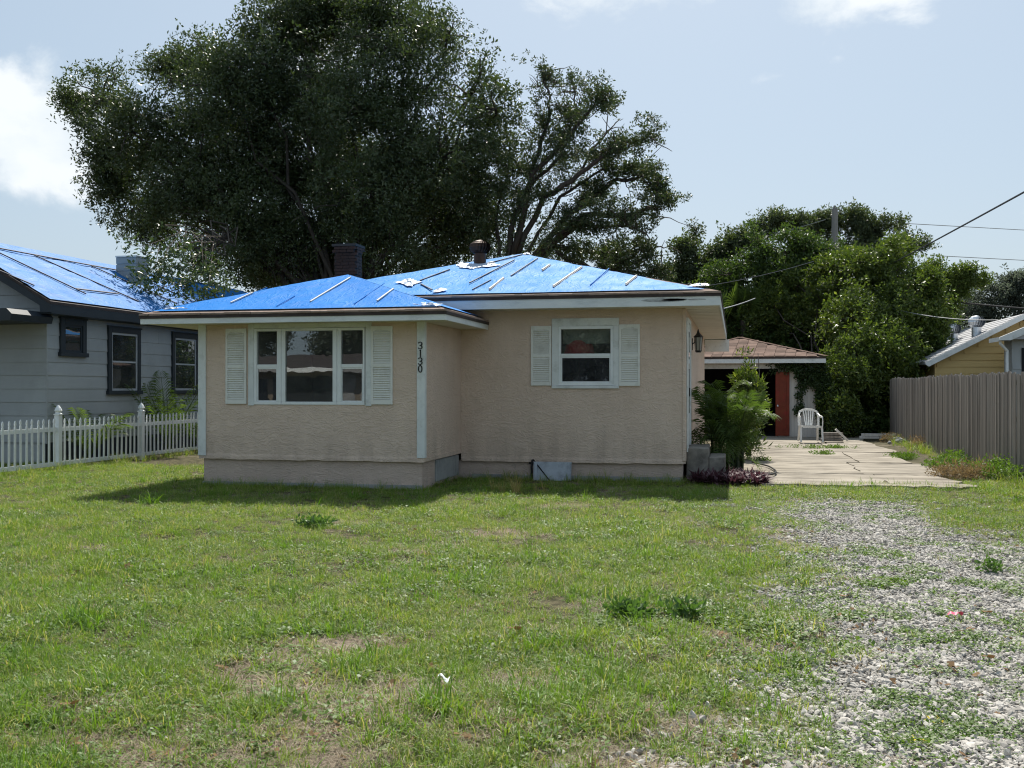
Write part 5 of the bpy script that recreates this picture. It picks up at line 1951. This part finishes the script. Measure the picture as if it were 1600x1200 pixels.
# ---- tall crowns further back
tree('tall_tree', 'tall loose-crowned tree rising behind the utility pole', 'tree', (aty(1290, 600, 54).x, 54, 0),
     [pxlobe(*q, 54, sz=.7) for q in ((1215, 345, 28), (1245, 350, 26), (1205, 365, 16), (1270, 355, 34), (1300, 345, 24), (1340, 350, 34), (1335, 338, 20), (1370, 365, 34), (1395, 350, 20), (1340, 390, 52), (1290, 400, 44), (1400, 395, 34), (1420, 380, 18), (1440, 385, 14), (1380, 420, 50), (1190, 352, 9))],
     S_hazy, 44, 45, fork=5, tr=.3, noise_s=.8, thr=.1, shell=1.5, scl=(.75, 1.15), twigs=4, reach=1.15)
# ---- the bright green mass between garage and fence
tree('camphor_tree', 'bright green leafy tree arching over the garage corner down to the driveway', 'tree', (3.75, 36.6, 0),
     [pxlobe(*q) for q in ((1205, 500, 42, 41), (1240, 480, 46, 41), (1270, 510, 48, 41), (1290, 480, 46, 40), (1340, 440, 50, 39), (1325, 415, 22, 40), (1380, 430, 46, 39), (1345, 500, 52, 37), (1395, 490, 50, 38), (1335, 555, 44, 35.6), (1385, 550, 46, 36), (1425, 480, 42, 39),
                           (1318, 590, 26, 34.6), (1350, 585, 28, 35.4), (1400, 580, 24, 37), (1430, 520, 36, 38.5), (1440, 570, 34, 38),  (1440, 440, 22, 39), (1452, 470, 20, 39), (1300, 430, 22, 40), (1445, 510, 22, 38.5), (1240, 440, 16, 41), (1200, 470, 18, 41), (1308, 640, 18, 34.1), (1322, 655, 14, 34.2), (1185, 530, 26, 41.5), (1400, 390, 13, 40), (1462, 500, 16, 38.8), (1452, 545, 22, 38.5), (1410, 610, 14, 38.4))],
     S_bright, 78, 47, fork=1.6, tr=.14, noise_s=.6, thr=.08, shell=1.5, scl=(.65, 1.25), twigs=14, sag=.02, reach=1.4)
# twiggy tree over the yellow house, sparse leaves
tree('sparse_tree', 'thin sparse-leaved tree branching over the yellow house roof', 'tree', (aty(1455, 600, 44).x, 44, 0),
     [pxlobe(*q, 44) for q in ((1462, 430, 12), (1458, 412, 8), (1480, 438, 13), (1500, 430, 10), (1515, 425, 8), (1505, 448, 14), (1530, 440, 10), (1450, 470, 26), (1480, 470, 22), (1440, 440, 16), (1470, 500, 26), (1455, 530, 26))], S_bright, 150, 49, fork=3, tr=.1, noise_s=.4, thr=-.3, twigs=3, scl=(.6, 1.0))
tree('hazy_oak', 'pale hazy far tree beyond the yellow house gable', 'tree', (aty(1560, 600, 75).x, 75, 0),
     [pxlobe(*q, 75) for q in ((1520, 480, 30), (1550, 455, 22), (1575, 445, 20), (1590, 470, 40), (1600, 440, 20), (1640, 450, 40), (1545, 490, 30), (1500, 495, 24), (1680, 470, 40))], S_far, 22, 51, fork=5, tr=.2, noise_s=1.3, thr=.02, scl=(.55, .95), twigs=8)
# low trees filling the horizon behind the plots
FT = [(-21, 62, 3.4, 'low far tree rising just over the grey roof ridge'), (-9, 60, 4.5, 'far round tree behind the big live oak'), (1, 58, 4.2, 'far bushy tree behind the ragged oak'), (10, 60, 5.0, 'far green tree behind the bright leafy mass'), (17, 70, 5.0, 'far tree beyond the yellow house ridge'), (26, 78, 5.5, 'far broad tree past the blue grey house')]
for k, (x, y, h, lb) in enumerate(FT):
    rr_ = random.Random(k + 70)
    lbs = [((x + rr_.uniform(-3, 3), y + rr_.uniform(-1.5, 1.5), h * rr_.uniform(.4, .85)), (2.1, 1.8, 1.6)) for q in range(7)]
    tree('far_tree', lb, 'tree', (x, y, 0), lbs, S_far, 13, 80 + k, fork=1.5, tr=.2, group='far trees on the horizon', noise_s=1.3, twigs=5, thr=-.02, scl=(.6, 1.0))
# dark thicket at the back between garage and fence
P = lobe_points([((4.0, 37.6, 1.0), (1.5, 1.0, 1.6)), ((3.4, 36.9, .6), (.8, .8, .9)), ((5.5, 39.5, 1.2), (2.5, 1.4, 1.8)), ((2.6, 41, 2.0), (3, 1, 2.4)), ((-2.4, 42, 1.8), (3, 1, 2.2))], 60, 91, .7, -.3)
th = thing('thicket', 'shadowy dark thicket between the garage and the fence end', 'bush', (4, 37.5, 0))
scatter('foliage', P, rng.uniform(-pi, pi, (len(P), 3)), rng.uniform(1, 1.6, len(P)), S_broad, parent=th, kind='stuff')
# trees across the street, seen in the panes
for k, (x, y, h, lb) in enumerate(((-33, -33, 11, 'dark street tree mirrored at the left of the bay panes'), (-25, -34, 10, 'taller street tree mirrored in the middle bay pane'), (-9.5, -24, 7, 'street tree mirrored in the single window'), (-18.5, -33, 10, 'street tree mirrored in the narrow bay panes'))):
    rr_ = random.Random(k + 170)
    lbs = [((x + rr_.uniform(-3, 3), y + rr_.uniform(-2, 2), h * rr_.uniform(.4, .95)), (2.2, 2, 1.9)) for q in range(8)]
    tree('street_tree', lb, 'tree', (x, y, 0), lbs, S_far, 14, 180 + k, fork=2, tr=.25, group='trees across the street', noise_s=1.3, twigs=5)

# ================================================================== PALMS, SHRUBS, IVY
def frond(name, m, L_, arch, nl, ll, seed, lift=.9):
    r = random.Random(seed)
    mb = MB()
    pts = []
    for k in range(13):
        t = k / 12
        x = L_ * (t - arch * .25 * t * t)
        z_ = L_ * (lift * t - arch * t * t)
        pts.append(Vector((x, .02 * sin(3 * t + seed), z_)))
    mb.tube(pts, list(np.linspace(.014, .003, 13)), 4, cap=False)
    for k in range(nl):
        t = .16 + .84 * k / nl
        i = min(int(t * 12), 11)
        p = pts[i].lerp(pts[i + 1], t * 12 - i)
        d = (pts[i + 1] - pts[i]).normalized()
        le = ll * (sin(pi * min(1, .12 + t * .9)) ** .6 + .1) * r.uniform(.85, 1.1)
        for sd in (-1, 1):
            out = (d * .75 + Vector((0, sd, .28 + r.uniform(-.1, .1)))).normalized()
            w_ = le * .034 + .004
            q1 = p + out * le * .5 + Vector((0, 0, .02))
            q2 = p + out * le + Vector((0, 0, -le * .28))
            n_ = d * w_
            mb.poly([p - n_ * .4, q1 - n_, q2, q1 + n_])
    me = mb.mesh(name, m)
    return me


def palm(name, label, base, n, L_, arch, m, seed, group=None, stems=1, spread=.1, ll=.34, nl=20, lift=(.6, 1.5), cat='palm', hs=(.15, .55)):
    r = random.Random(seed)
    t = thing(name, label, cat, base, group)
    ms = [frond('frond', M_[m], L_ * s_, a, nl, ll, seed * 10 + i, lf) for i, (s_, a, lf) in enumerate(((1, arch, lift[0]), (.9, arch * .9, (lift[0] + lift[1]) / 2), (.95, arch * 1.1, lift[1]), (.7, arch * .6, lift[1])))]
    st_ = MB()
    for s_ in range(stems):
        a = 2 * pi * s_ / stems + r.random()
        sx, sy = spread * cos(a) * r.uniform(.4, 1), spread * sin(a) * r.uniform(.4, 1)
        h = r.uniform(*hs) if stems > 1 else .12
        st_.tube([(base[0] + sx, base[1] + sy, -.05), (base[0] + sx * 1.1, base[1] + sy * 1.1, h)], [.035, .025], 7)
        for k in range(n // stems):
            az = 2 * pi * (k / (n / stems)) + r.uniform(-.4, .4)
            M = Matrix.Translation((base[0] + sx * 1.1, base[1] + sy * 1.1, base[2] + h * .9)) @ Matrix.Rotation(az, 4, 'Z') @ Matrix.Rotation(r.uniform(-.2, .25), 4, 'Y') @ Matrix.Scale(r.uniform(.75, 1.1), 4)
            link('frond', r.choice(ms), t, M)
    st_.build('stem', M_['palmdark'], t)
    return t


ap = Vector((-.15, 19.9, 0))
palm('areca_palm', 'dense clumping palm with arching fronds by the side steps', ap, 84, .95, .95, 'palm', 3, stems=14, spread=.30, ll=.36, nl=17, lift=(.6, 1.6), hs=(.05, 1.25))
p1 = atx(133, 715, -13.75)
palm('young_palm', 'young feathery palm behind the picket fence near its first tall post', (p1.x, p1.y, 0), 12, 1.25, .8, 'palm', 11, 'young palms behind the picket fence', ll=.42, lift=(1.2, 1.9))
p2 = atx(258, 712, -13.65)
palm('young_palm', 'tallest young palm behind the picket fence below the tall dark windows', (p2.x, p2.y, 0), 12, 1.4, .75, 'palm', 13, 'young palms behind the picket fence', ll=.45, lift=(1.3, 2.1))
p3 = atx(297, 710, -13.7)
palm('young_palm', 'low spreading young palm close to the white corner board of the bay', (p3.x, p3.y, 0), 10, 1.2, .8, 'palm', 17, 'young palms behind the picket fence', ll=.42, lift=(1.1, 1.7))

# bright bush behind the areca
P = lobe_points([((.32, 23.2, 1.3), (.28, .4, .4)), ((.24, 23.4, 1.8), (.24, .3, .32)), ((.36, 23, .9), (.28, .4, .45)), ((.2, 23, .5), (.38, .45, .5)), ((.16, 23.2, 2.25), (.09, .1, .2)), ((.5, 23.2, 1.65), (.08, .2, .14))], 130, 55, .3, -.2)
sb = thing('side_bush', 'bright leafy bush behind the clumping palm', 'bush', (1, 23.2, 0))
S_bush = [spray('bush_spray', M_['bright'], 22, .14, .13, .035, 260 + k, up=.7) for k in range(4)]
scatter('foliage', P, rng.uniform(-1, 1, (len(P), 3)) * np.array([.4, .4, pi]), rng.uniform(.8, 1.25, len(P)), S_bush, parent=sb, kind='stuff')
b = MB()
for k in range(7):
    b.tube(limb_path((.28 + random.uniform(-.1, .1), 23.2, 0), (.28 + random.uniform(-.3, .3), 23.2 + random.uniform(-.2, .2), random.uniform(1.2, 2.4)), random, .02, 5, .04), [.02, .018, .015, .01, .006], 5)
b.build('stem', M_['twig'], sb)
# cabbage palm fans showing in the foliage
def fan(name, label, c, rad, nfan, seed, m='palm', stemz=0):
    r = random.Random(seed)
    t = thing(name, label, 'palm', (c[0], c[1], 0), group='fan palms in the foliage')
    for k in range(nfan):
        mb = MB()
        n = 22
        for q in range(n):
            a = -1.9 + 3.8 * q / (n - 1)
            d = Vector((sin(a), .25 * cos(a * 2), cos(a)))
            s_ = Vector((cos(a), 0, -sin(a))) * rad * .035
            L_ = rad * r.uniform(.8, 1)
            mb.poly([Vector((0, 0, 0)), d * L_ * .6 - s_, d * L_ + Vector((0, 0, -.12 * rad)), d * L_ * .6 + s_])
        mb.tube([(0, 0, -.9 * rad), (0, 0, 0)], .015, 5)
        M = Matrix.Translation(c) @ Matrix.Rotation(2 * pi * k / nfan + r.uniform(-.3, .3), 4, 'Z') @ Matrix.Rotation(r.uniform(.2, 1.3), 4, 'Y') @ Matrix.Translation((0, 0, .9 * rad))
        mb.build('fan_leaf', M_[m], t, M=M)
    MB().tube([(c[0], c[1], -.2), (c[0] + .05, c[1], c[2] * .5), tuple(c)], [.16, .14, .12], 9).build('trunk', M_['bark'], t)
fan('cabbage_palm', 'fan palm showing at the rear end of the peach eave', aty(1162, 500, 41.0), .95, 11, 5)
fan('cabbage_palm', 'pale fan palm poking out left of the utility pole', aty(1255, 432, 43.5), .9, 12, 6)

# ivy on the garage
iv = thing('ivy', 'dark ivy creeping over the garage front and right corner', 'ivy', (2.4, 34.2, 0))
r = np.random.default_rng(8)
pts = []
def ivy_strip(px0, px1, py0, py1, n, Y=34.3):
    for k in range(n):
        a, c = r.uniform(px0, px1), r.uniform(py0, py1)
        pts.append(aty(a, c, Y - abs(r.normal()) * .1))
ivy_strip(1200, 1292, 566, 582, 90)
ivy_strip(1246, 1292, 580, 600, 110)
ivy_strip(1246, 1254, 600, 640, 26)
ivy_strip(1242, 1250, 640, 652, 6)
ivy_strip(1278, 1296, 590, 650, 220)
ivy_strip(1284, 1300, 640, 690, 180)
ivy_strip(1252, 1262, 600, 612, 10)
ivy_strip(1268, 1280, 596, 606, 14)
for k in range(260):
    pts.append(Vector((2.76 + abs(r.normal()) * .14, r.uniform(34.4, 37), r.uniform(0, 2.5))))
for k in range(160):
    pts.append(Vector((2.9 + abs(r.normal()) * .4, r.uniform(33.6, 35.5), r.uniform(0.1, .9))))
pts = np.array(pts)
scatter('foliage', pts, r.uniform(-pi, pi, (len(pts), 3)), r.uniform(.6, 1.2, len(pts)), S_ivy, parent=iv, kind='stuff')

# purple ground cover
def bed(name, label, cat, gen, n, protos, scl, seed, rotscale=(.25, .25, pi)):
    r = np.random.default_rng(seed)
    P = np.array([gen(r) for _ in range(n)])
    t = thing(name, label, cat, tuple(P.mean(0) * np.array([1, 1, 0])))
    scatter('foliage', P, r.uniform(-1, 1, (n, 3)) * np.array(rotscale), r.uniform(*scl, n), protos, parent=t, kind='stuff')
    return t
def rosette(name, m, n, ln, wd, seed, lean=(.3, 1.2), curve=.35):
    r = np.random.default_rng(seed)
    v, f, lv = [], [], []
    for k in range(n):
        a = r.uniform(0, 2 * pi)
        e = r.uniform(*lean)
        L_ = ln * r.uniform(.6, 1.15)
        d = np.array([cos(a) * cos(e), sin(a) * cos(e), sin(e)])
        s_ = np.array([-sin(a), cos(a), 0]) * wd * r.uniform(.7, 1.2) / 2
        o = np.array([r.normal() * ln * .08, r.normal() * ln * .08, 0])
        mid = o + d * L_ * .55
        tip = o + d * L_ + np.array([cos(a), sin(a), 0]) * L_ * .12 - np.array([0, 0, curve * L_ * r.uniform(.2, 1)])
        tip[2] = max(tip[2], .004)
        i = len(v)
        v += [tuple(o - s_ * .5), tuple(o + s_ * .5), tuple(mid + s_), tuple(mid - s_), tuple(tip)]
        f += [(i, i + 1, i + 2, i + 3), (i + 3, i + 2, i + 4)]
        lv += [r.random()] * 5
    return proto(name, v, f, m, lv)
S_pur = [rosette('purple_rosette', M_['purple'], 22, .22, .032, 300 + k) for k in range(4)]
bed('purple_plants', 'low purple spiky ground cover beside the steps', 'plants', lambda r: (r.uniform(-.72, .45), r.uniform(17.25, 18.3), 0.0), 130, S_pur, (.85, 1.45), 15)
S_weed = [spray('weed_spray', M_['weed'], 26, .09, .055, .034, 320 + k, flat=.6, up=.5) for k in range(4)]
S_dry = [spray('dry_spray', M_['dryweed'], 34, .2, .08, .02, 340 + k) for k in range(4)]
S_wsm = [spray('weed_spray', M_['clover'], 40, .16, .05, .03, 345 + k, flat=.6) for k in range(4)]
def disc(px, py, rw, zmax=.0, ry=None):
    c = atz(px, py)
    def g(r):
        a, q = r.uniform(0, 2 * pi), math.sqrt(r.random())
        return (c.x + rw * q * cos(a), c.y + (ry or rw) * q * sin(a), zmax * r.random() * (1 - q * .6))
    return g
for (px, py, rw, n, lb) in ((490, 822, .20, 15, 'dark leafy weed clump in the lawn before the bay window'), (982, 962, .13, 11, 'leafy dark green weed clump in the middle of the lawn'), (1068, 955, .14, 10, 'leafy green weed clump nearest the gravel edge'),
                            (1545, 890, .1, 5, 'small dark weed clump in the gravel')):
    bed('weed_clump', lb, 'weed', disc(px, py, rw, .09, rw * .8), n, S_weed, (.7, 1.2), px, (.5, .5, pi))
for (px, py, rw, h, n, pr, lb) in ((1475, 700, .75, .38, 150, S_dry, 'brown dry weed heap against the plank fence'), (1520, 722, .6, .26, 80, S_wsm, 'green weed patch at the foot of the plank fence'), (1590, 745, .8, .34, 150, S_wsm, 'wide green weed patch at the fence near the slab end'),
                                   (1480, 732, .42, .16, 50, S_wsm, 'low grey green weed patch on the slab edge'), (1500, 745, .45, .14, 60, S_dry, 'small dry weed patch at the slab corner'), (1398, 690, .4, .16, 24, S_dry, 'dry twiggy weeds by the rubble stones'), (1600, 715, .5, .4, 70, S_dry, 'dry tall weeds leaning on the fence')):
    bed('weed_patch', lb, 'weeds', disc(px, py, rw, h, rw * 1.3), n, pr, (.8, 1.3), px + 1, (pi, pi, pi))
for (px, py, rx, ry, n, lb) in ((1290, 702, .9, .18, 40, 'grass strip in the slab joint before the chair'), (1410, 716, .2, .5, 40, 'grass tuft in the slab joint near the fence'), (1286, 712, .22, .16, 18, 'short grass tuft on the middle of the slab'), (1190, 722, .2, .15, 14, 'grass sprouting beside the garden hose')):
    c = atz(px, py)
    bed('joint_grass', lb, 'grass tuft', (lambda c, rx, ry: lambda r: (c.x + r.normal() * rx * .5, c.y + r.normal() * ry * .5, .05))(c, rx, ry), n, S_wsm[:2], (.5, .9), px + 7)

# ================================================================== LAWN AND GRAVEL
def tuft(name, m, n, h, w, rad, seed, lean=.5, segs=3, lie=0.0):
    r = np.random.default_rng(seed)
    v, f, lv = [], [], []
    for k in range(n):
        a, q = r.uniform(0, 2 * pi), r.random() ** .5 * rad
        o = np.array([q * cos(a), q * sin(a), 0])
        b_ = a + r.normal() * .9
        d = np.array([cos(b_), sin(b_), 0])
        s_ = np.array([-sin(b_ + r.normal() * .4), cos(b_ + r.normal() * .4), 0])
        L_, ww = h * r.uniform(.45, 1.2), w * r.uniform(.7, 1.3)
        ln = abs(r.normal()) * lean + .12 + lie
        i = len(v)
        x = r.random()
        for g in range(segs):
            t = g / segs
            ang = ln * (.35 + 1.3 * t)
            p = o + d * L_ * t * sin(min(ang, 1.5)) + np.array([0, 0, L_ * t * cos(min(ang, 1.5)) + .002])
            wd = ww * (1 - .55 * t) / 2
            v += [tuple(p - s_ * wd), tuple(p + s_ * wd)]
            lv += [x, x]
        ang = ln * 1.75
        v.append(tuple(o + d * L_ * sin(min(ang, 1.5)) + np.array([0, 0, max(.004, L_ * cos(min(ang, 1.55)))])))
        lv.append(x)
        for g in range(segs - 1):
            q_ = i + 2 * g
            f.append((q_, q_ + 1, q_ + 3, q_ + 2))
        q_ = i + 2 * (segs - 1)
        f.append((q_, q_ + 1, q_ + 2))
    return proto(name, v, f, m, lv)


def flatleaf(name, m, n, size, rad, h, seed):
    r = np.random.default_rng(seed)
    v, f, lv = [], [], []
    for k in range(n):
        a, q = r.uniform(0, 2 * pi), r.random() ** .5 * rad
        c = np.array([q * cos(a), q * sin(a), r.uniform(.15, 1) * h])
        t1 = r.normal(size=3) * np.array([1, 1, .35])
        t1 /= np.linalg.norm(t1)
        t2 = np.cross(t1, np.array([0, 0, 1]) + r.normal(size=3) * .3)
        t2 /= np.linalg.norm(t2)
        s_ = size * r.uniform(.6, 1.2) / 2
        i = len(v)
        v += [tuple(c - t1 * s_ * 1.1), tuple(c + t2 * s_ * .8), tuple(c + t1 * s_ * 1.1), tuple(c - t2 * s_ * .8)]
        f.append((i, i + 1, i + 2, i + 3))
        lv += [r.random()] * 4
    return proto(name, v, f, m, lv)


G_fine = [tuft('fine_tuft', M_['blade'], 40, .115, .0050, .10, 400 + k, 1.0) for k in range(5)]
G_coarse = [tuft('coarse_tuft', M_['blade2'], 15, .18, .0095, .05, 420 + k, .95, 4) for k in range(4)]
G_straw = [tuft('straw_tuft', M_['straw'], 26, .10, .0040, .11, 440 + k, .5, 2, lie=.9) for k in range(3)]
G_leaf = [flatleaf('fallen_leaves', M_['litterleaf'], 5, .05, .12, .03, 475 + k) for k in range(2)]
G_clov = [flatleaf('clover_mat', M_['clover'], 46, .024, .11, .045, 460 + k) for k in range(4)]
protos_all = G_fine + G_coarse + G_straw + G_clov + G_leaf
IF, IC, IS, IL = (0, 5), (5, 9), (9, 12), (12, 16)


def sample_field(n, y0, y1, power):
    """Random spots in the part of the plot the camera looks over, with a margin either side."""
    r = rng
    y = y0 + (y1 - y0) * r.random(n) ** power
    half = np.tan(R(26.6))
    a = -YAW + 0 * y
    lo = np.tan(-YAW - R(28.3)) * y - 2.6
    hi = np.tan(-YAW + R(28.3)) * y + 2.2
    x = lo + (hi - lo) * r.random(n)
    return x, y


def blocked(x, y):
    hb = (x > BX0 + .1) & (x < BX1 - .1) & (y > BY + .1)
    hb |= (x > -8.2) & (x < MX1 - .05) & (y > MY + .08)
    hb |= (x < -14.25) & (y > 19.2)
    hb |= (x > -.2) & (x < 3.68) & (y > 17.75 + .7 * (vnoise(x, y, .35, 2) - .5))
    hb |= (x > 4.8)
    hb |= (x > -.84) & (x < -.1) & (y > 17.95) & (y < 19.3)
    return hb


X, Y, I, S, RX_, RZ_ = [], [], [], [], [], []


def add_layer(n, y0, y1, power, idx, prob, scl, tilt=.12):
    x, y = sample_field(n, y0, y1, power)
    p = prob(x, y)
    k = (rng.random(n) < p) & ~blocked(x, y)
    x, y = x[k], y[k]
    X.append(x); Y.append(y)
    I.append(rng.integers(idx[0], idx[1], len(x)))
    hg = .35 + 1.2 * fbm(x, y, .8, 61)
    S.append(rng.uniform(*scl, len(x)) * hg)
    RX_.append(np.stack([rng.normal(size=len(x)) * tilt, rng.normal(size=len(x)) * tilt, rng.uniform(0, 2 * pi, len(x))], -1))


lawn = lambda x, y: (1 - bare_amount(x, y) * .84) * (1 - gravel_amount(x, y)) ** 1.5
patchy = lambda x, y, s, a, b_, seed: sstep(a, b_, fbm(x, y, s, seed))
add_layer(50000, 3.6, 19.5, 1.35, IF, lambda x, y: lawn(x, y) * (.45 + .55 * patchy(x, y, .7, .35, .6, 12)), (.55, 1.1))
add_layer(11000, 3.6, 10, 1.3, IC, lambda x, y: lawn(x, y) * patchy(x, y, .6, .44, .62, 31), (.42, .85))
add_layer(4000, 10, 19.5, 1.0, IC, lambda x, y: lawn(x, y) * patchy(x, y, .9, .45, .65, 32) * .7, (.55, .95))
add_layer(26000, 3.6, 17, 1.35, IS, lambda x, y: (.10 + .9 * bare_amount(x, y)) * (1 - gravel_amount(x, y)) * .8, (.6, 1.15))
add_layer(12000, 3.6, 17, 1.35, IL, lambda x, y: (1 - bare_amount(x, y) * .75) * (1 - .6 * gravel_amount(x, y)) * patchy(x, y, .8, .44, .6, 51), (.7, 1.2))
add_layer(34000, 3.6, 14, 1.35, IS, lambda x, y: bare_amount(x, y) * .9, (.5, 1.1))
add_layer(5000, 3.6, 17, 1.35, IS, lambda x, y: (1 - gravel_amount(x, y)) * patchy(x, y, 1.3, .5, .66, 91), (.8, 1.3))
add_layer(2600, 3.6, 16, 1.35, (16, 18), lambda x, y: .25 + .5 * bare_amount(x, y), (.5, 1.1))
# tufts breaking through the gravel
gp = lambda x, y: gravel_amount(x, y) * (sstep(.54, .63, fbm(x, y, .26, 77)) * .85 + .08)
add_layer(24000, 3.6, 16.5, 1.3, IL, gp, (.6, 1.1))
add_layer(9000, 3.6, 16.5, 1.3, IF, lambda x, y: gp(x, y) * .8, (.35, .7))
add_layer(3000, 3.6, 16.5, 1.3, IS, lambda x, y: gp(x, y) * .5, (.5, .9))
X, Y, I, S, Rr = np.concatenate(X), np.concatenate(Y), np.concatenate(I), np.concatenate(S), np.concatenate(RX_)
Z = ground_z(X, Y) - .022
scatter('grass', np.stack([X, Y, Z], -1), Rr, S, protos_all, idx=I, kind='stuff')

# taller seeding grass along the wall foot and a few rank tufts
G_tall = [tuft('tall_tuft', M_['blade'], 26, .30, .006, .07, 480 + k, .4, 4) for k in range(3)]
G_seed = [tuft('seed_tuft', M_['seed'], 18, .42, .006, .06, 490 + k, .28, 4) for k in range(3)]
G_cr = [tuft('rank_tuft', M_['blade2'], 40, .34, .014, .09, 496 + k, .65, 5) for k in range(3)]


def tufts(name, label, cat, spots, protos, scl, seed, group=None):
    r = np.random.default_rng(seed)
    P = np.array([(*s_[:2], -.03) for s_ in spots])
    t = thing(name, label, cat, tuple(P.mean(0)), group)
    scatter('foliage', P, r.uniform(-1, 1, (len(P), 3)) * np.array([.15, .15, pi]), r.uniform(*scl, len(P)), protos, parent=t, kind='stuff')


rT = random.Random(4)
for (px, py, n, rad, lb) in ((115, 972, 5, .12, 'lush broad-bladed grass tuft in the lawn in front of the picket fence'), (560, 778, 3, .08, 'broad-bladed grass tuft in the shade edge before the bay'), (240, 783, 4, .12, 'broad-bladed grass tuft between the fence and the bay corner'), (1010, 870, 3, .1, 'broad-bladed grass tuft in mid lawn facing the leaning board')):
    c = atz(px, py)
    tufts('grass_tuft', lb, 'grass tuft', [(c.x + rT.gauss(0, rad), c.y + rT.gauss(0, rad)) for k in range(n)], G_cr, (.4, .72), px, 'rank grass tufts')
wl = []
for k in range(170):
    x = rT.uniform(BX0, MX1)
    Yw = BY if x < BX1 else MY
    wl.append((x, Yw - .06 - abs(rT.gauss(0, .25))))
tufts('wall_grass', 'uneven taller grass along the foot of the peach walls', 'grass', wl, G_tall, (.35, .85), 5)
c = atz(795, 768)
tufts('seed_grass', 'tan seeding grass heads left of the leaning board', 'grass', [(c.x + rT.gauss(0, .22), c.y + rT.gauss(0, .15)) for k in range(13)], G_seed, (.5, .95), 6)
c = atz(1553, 738)
tufts('seed_grass', 'yellow dry grass tuft against the plank fence', 'grass', [(c.x + rT.gauss(0, .13), c.y + rT.gauss(0, .15)) for k in range(9)], G_seed, (.8, 1.2), 7)
pf_l = [(PX + rT.gauss(0.1, .2), rT.uniform(13, 24)) for k in range(170)]
tufts('fence_grass', 'longer grass growing along the picket fence', 'grass', pf_l, G_tall, (.4, .9), 8)
wd_l = [(FX - .12 - abs(rT.gauss(0, .15)), rT.uniform(12, 33)) for k in range(120)]
tufts('fence_grass', 'rough grass growing along the plank fence foot', 'grass', wd_l, G_tall, (.5, 1.2), 9)
yf = [atz(a, c_) for a, c_ in ((1433, 1155), (1458, 1120), (1508, 1103))]
S_yf = [flatleaf('yellow_flowers', M_['yflower'], 22, .022, .05, .04, 520)]
for q, p in enumerate(yf[:2]):
    tufts('yellow_weed', ('tiny yellow flowering weed lowest in the gravel', 'small yellow green weed just above it in the gravel')[q], 'weed', [(p.x, p.y)], S_yf, (.8, 1.0), 30 + q, 'yellow weeds in the gravel')

# ---- shell rock gravel
def pebble(name, seed):
    r = np.random.default_rng(seed)
    g = (1 + 5 ** .5) / 2
    v = np.array([(-1, g, 0), (1, g, 0), (-1, -g, 0), (1, -g, 0), (0, -1, g), (0, 1, g), (0, -1, -g), (0, 1, -g), (g, 0, -1), (g, 0, 1), (-g, 0, -1), (-g, 0, 1)]) / 1.9
    v = v * (1 + r.normal(size=(12, 1)) * .14) * np.array([1.25, .9, .55])
    f = [(0, 11, 5), (0, 5, 1), (0, 1, 7), (0, 7, 10), (0, 10, 11), (1, 5, 9), (5, 11, 4), (11, 10, 2), (10, 7, 6), (7, 1, 8), (3, 9, 4), (3, 4, 2), (3, 2, 6), (3, 6, 8), (3, 8, 9), (4, 9, 5), (2, 4, 11), (6, 2, 10), (8, 6, 7), (9, 8, 1)]
    return proto(name, (v * .014).tolist(), f, M_['pebble'])


peb = [pebble('pebble', 600 + k) for k in range(6)]
n = 290000
x, y = sample_field(n, 3.6, 16.5, 1.55)
x = np.where(rng.random(n) < .9, rng.uniform(-.8, 4.6, n), x)
p = gravel_amount(x, y) ** 1.2 * (1 - .4 * sstep(.54, .64, fbm(x, y, .26, 77)))
p = np.maximum(p, .05 * (bare_amount(x, y) > .6) * (x > -4) + .012 * (x > -1.5))
p = np.maximum(p, .45 * sstep(.70, .8, fbm(x, y, .45, 99)) * (x > -1.0))
k = (rng.random(n) < p) & ~blocked(x, y)
x, y = x[k], y[k]
s_ = rng.lognormal(0, .42, len(x)) * .76
scatter('gravel', np.stack([x, y, ground_z(x, y) - .016 + rng.random(len(x)) * .008], -1), np.stack([rng.normal(size=len(x)) * .45, rng.normal(size=len(x)) * .45, rng.uniform(0, 6.28, len(x))], -1), np.clip(s_, .35, 2.3), peb, kind='stuff')
print('grass', len(X), 'pebbles', len(x))
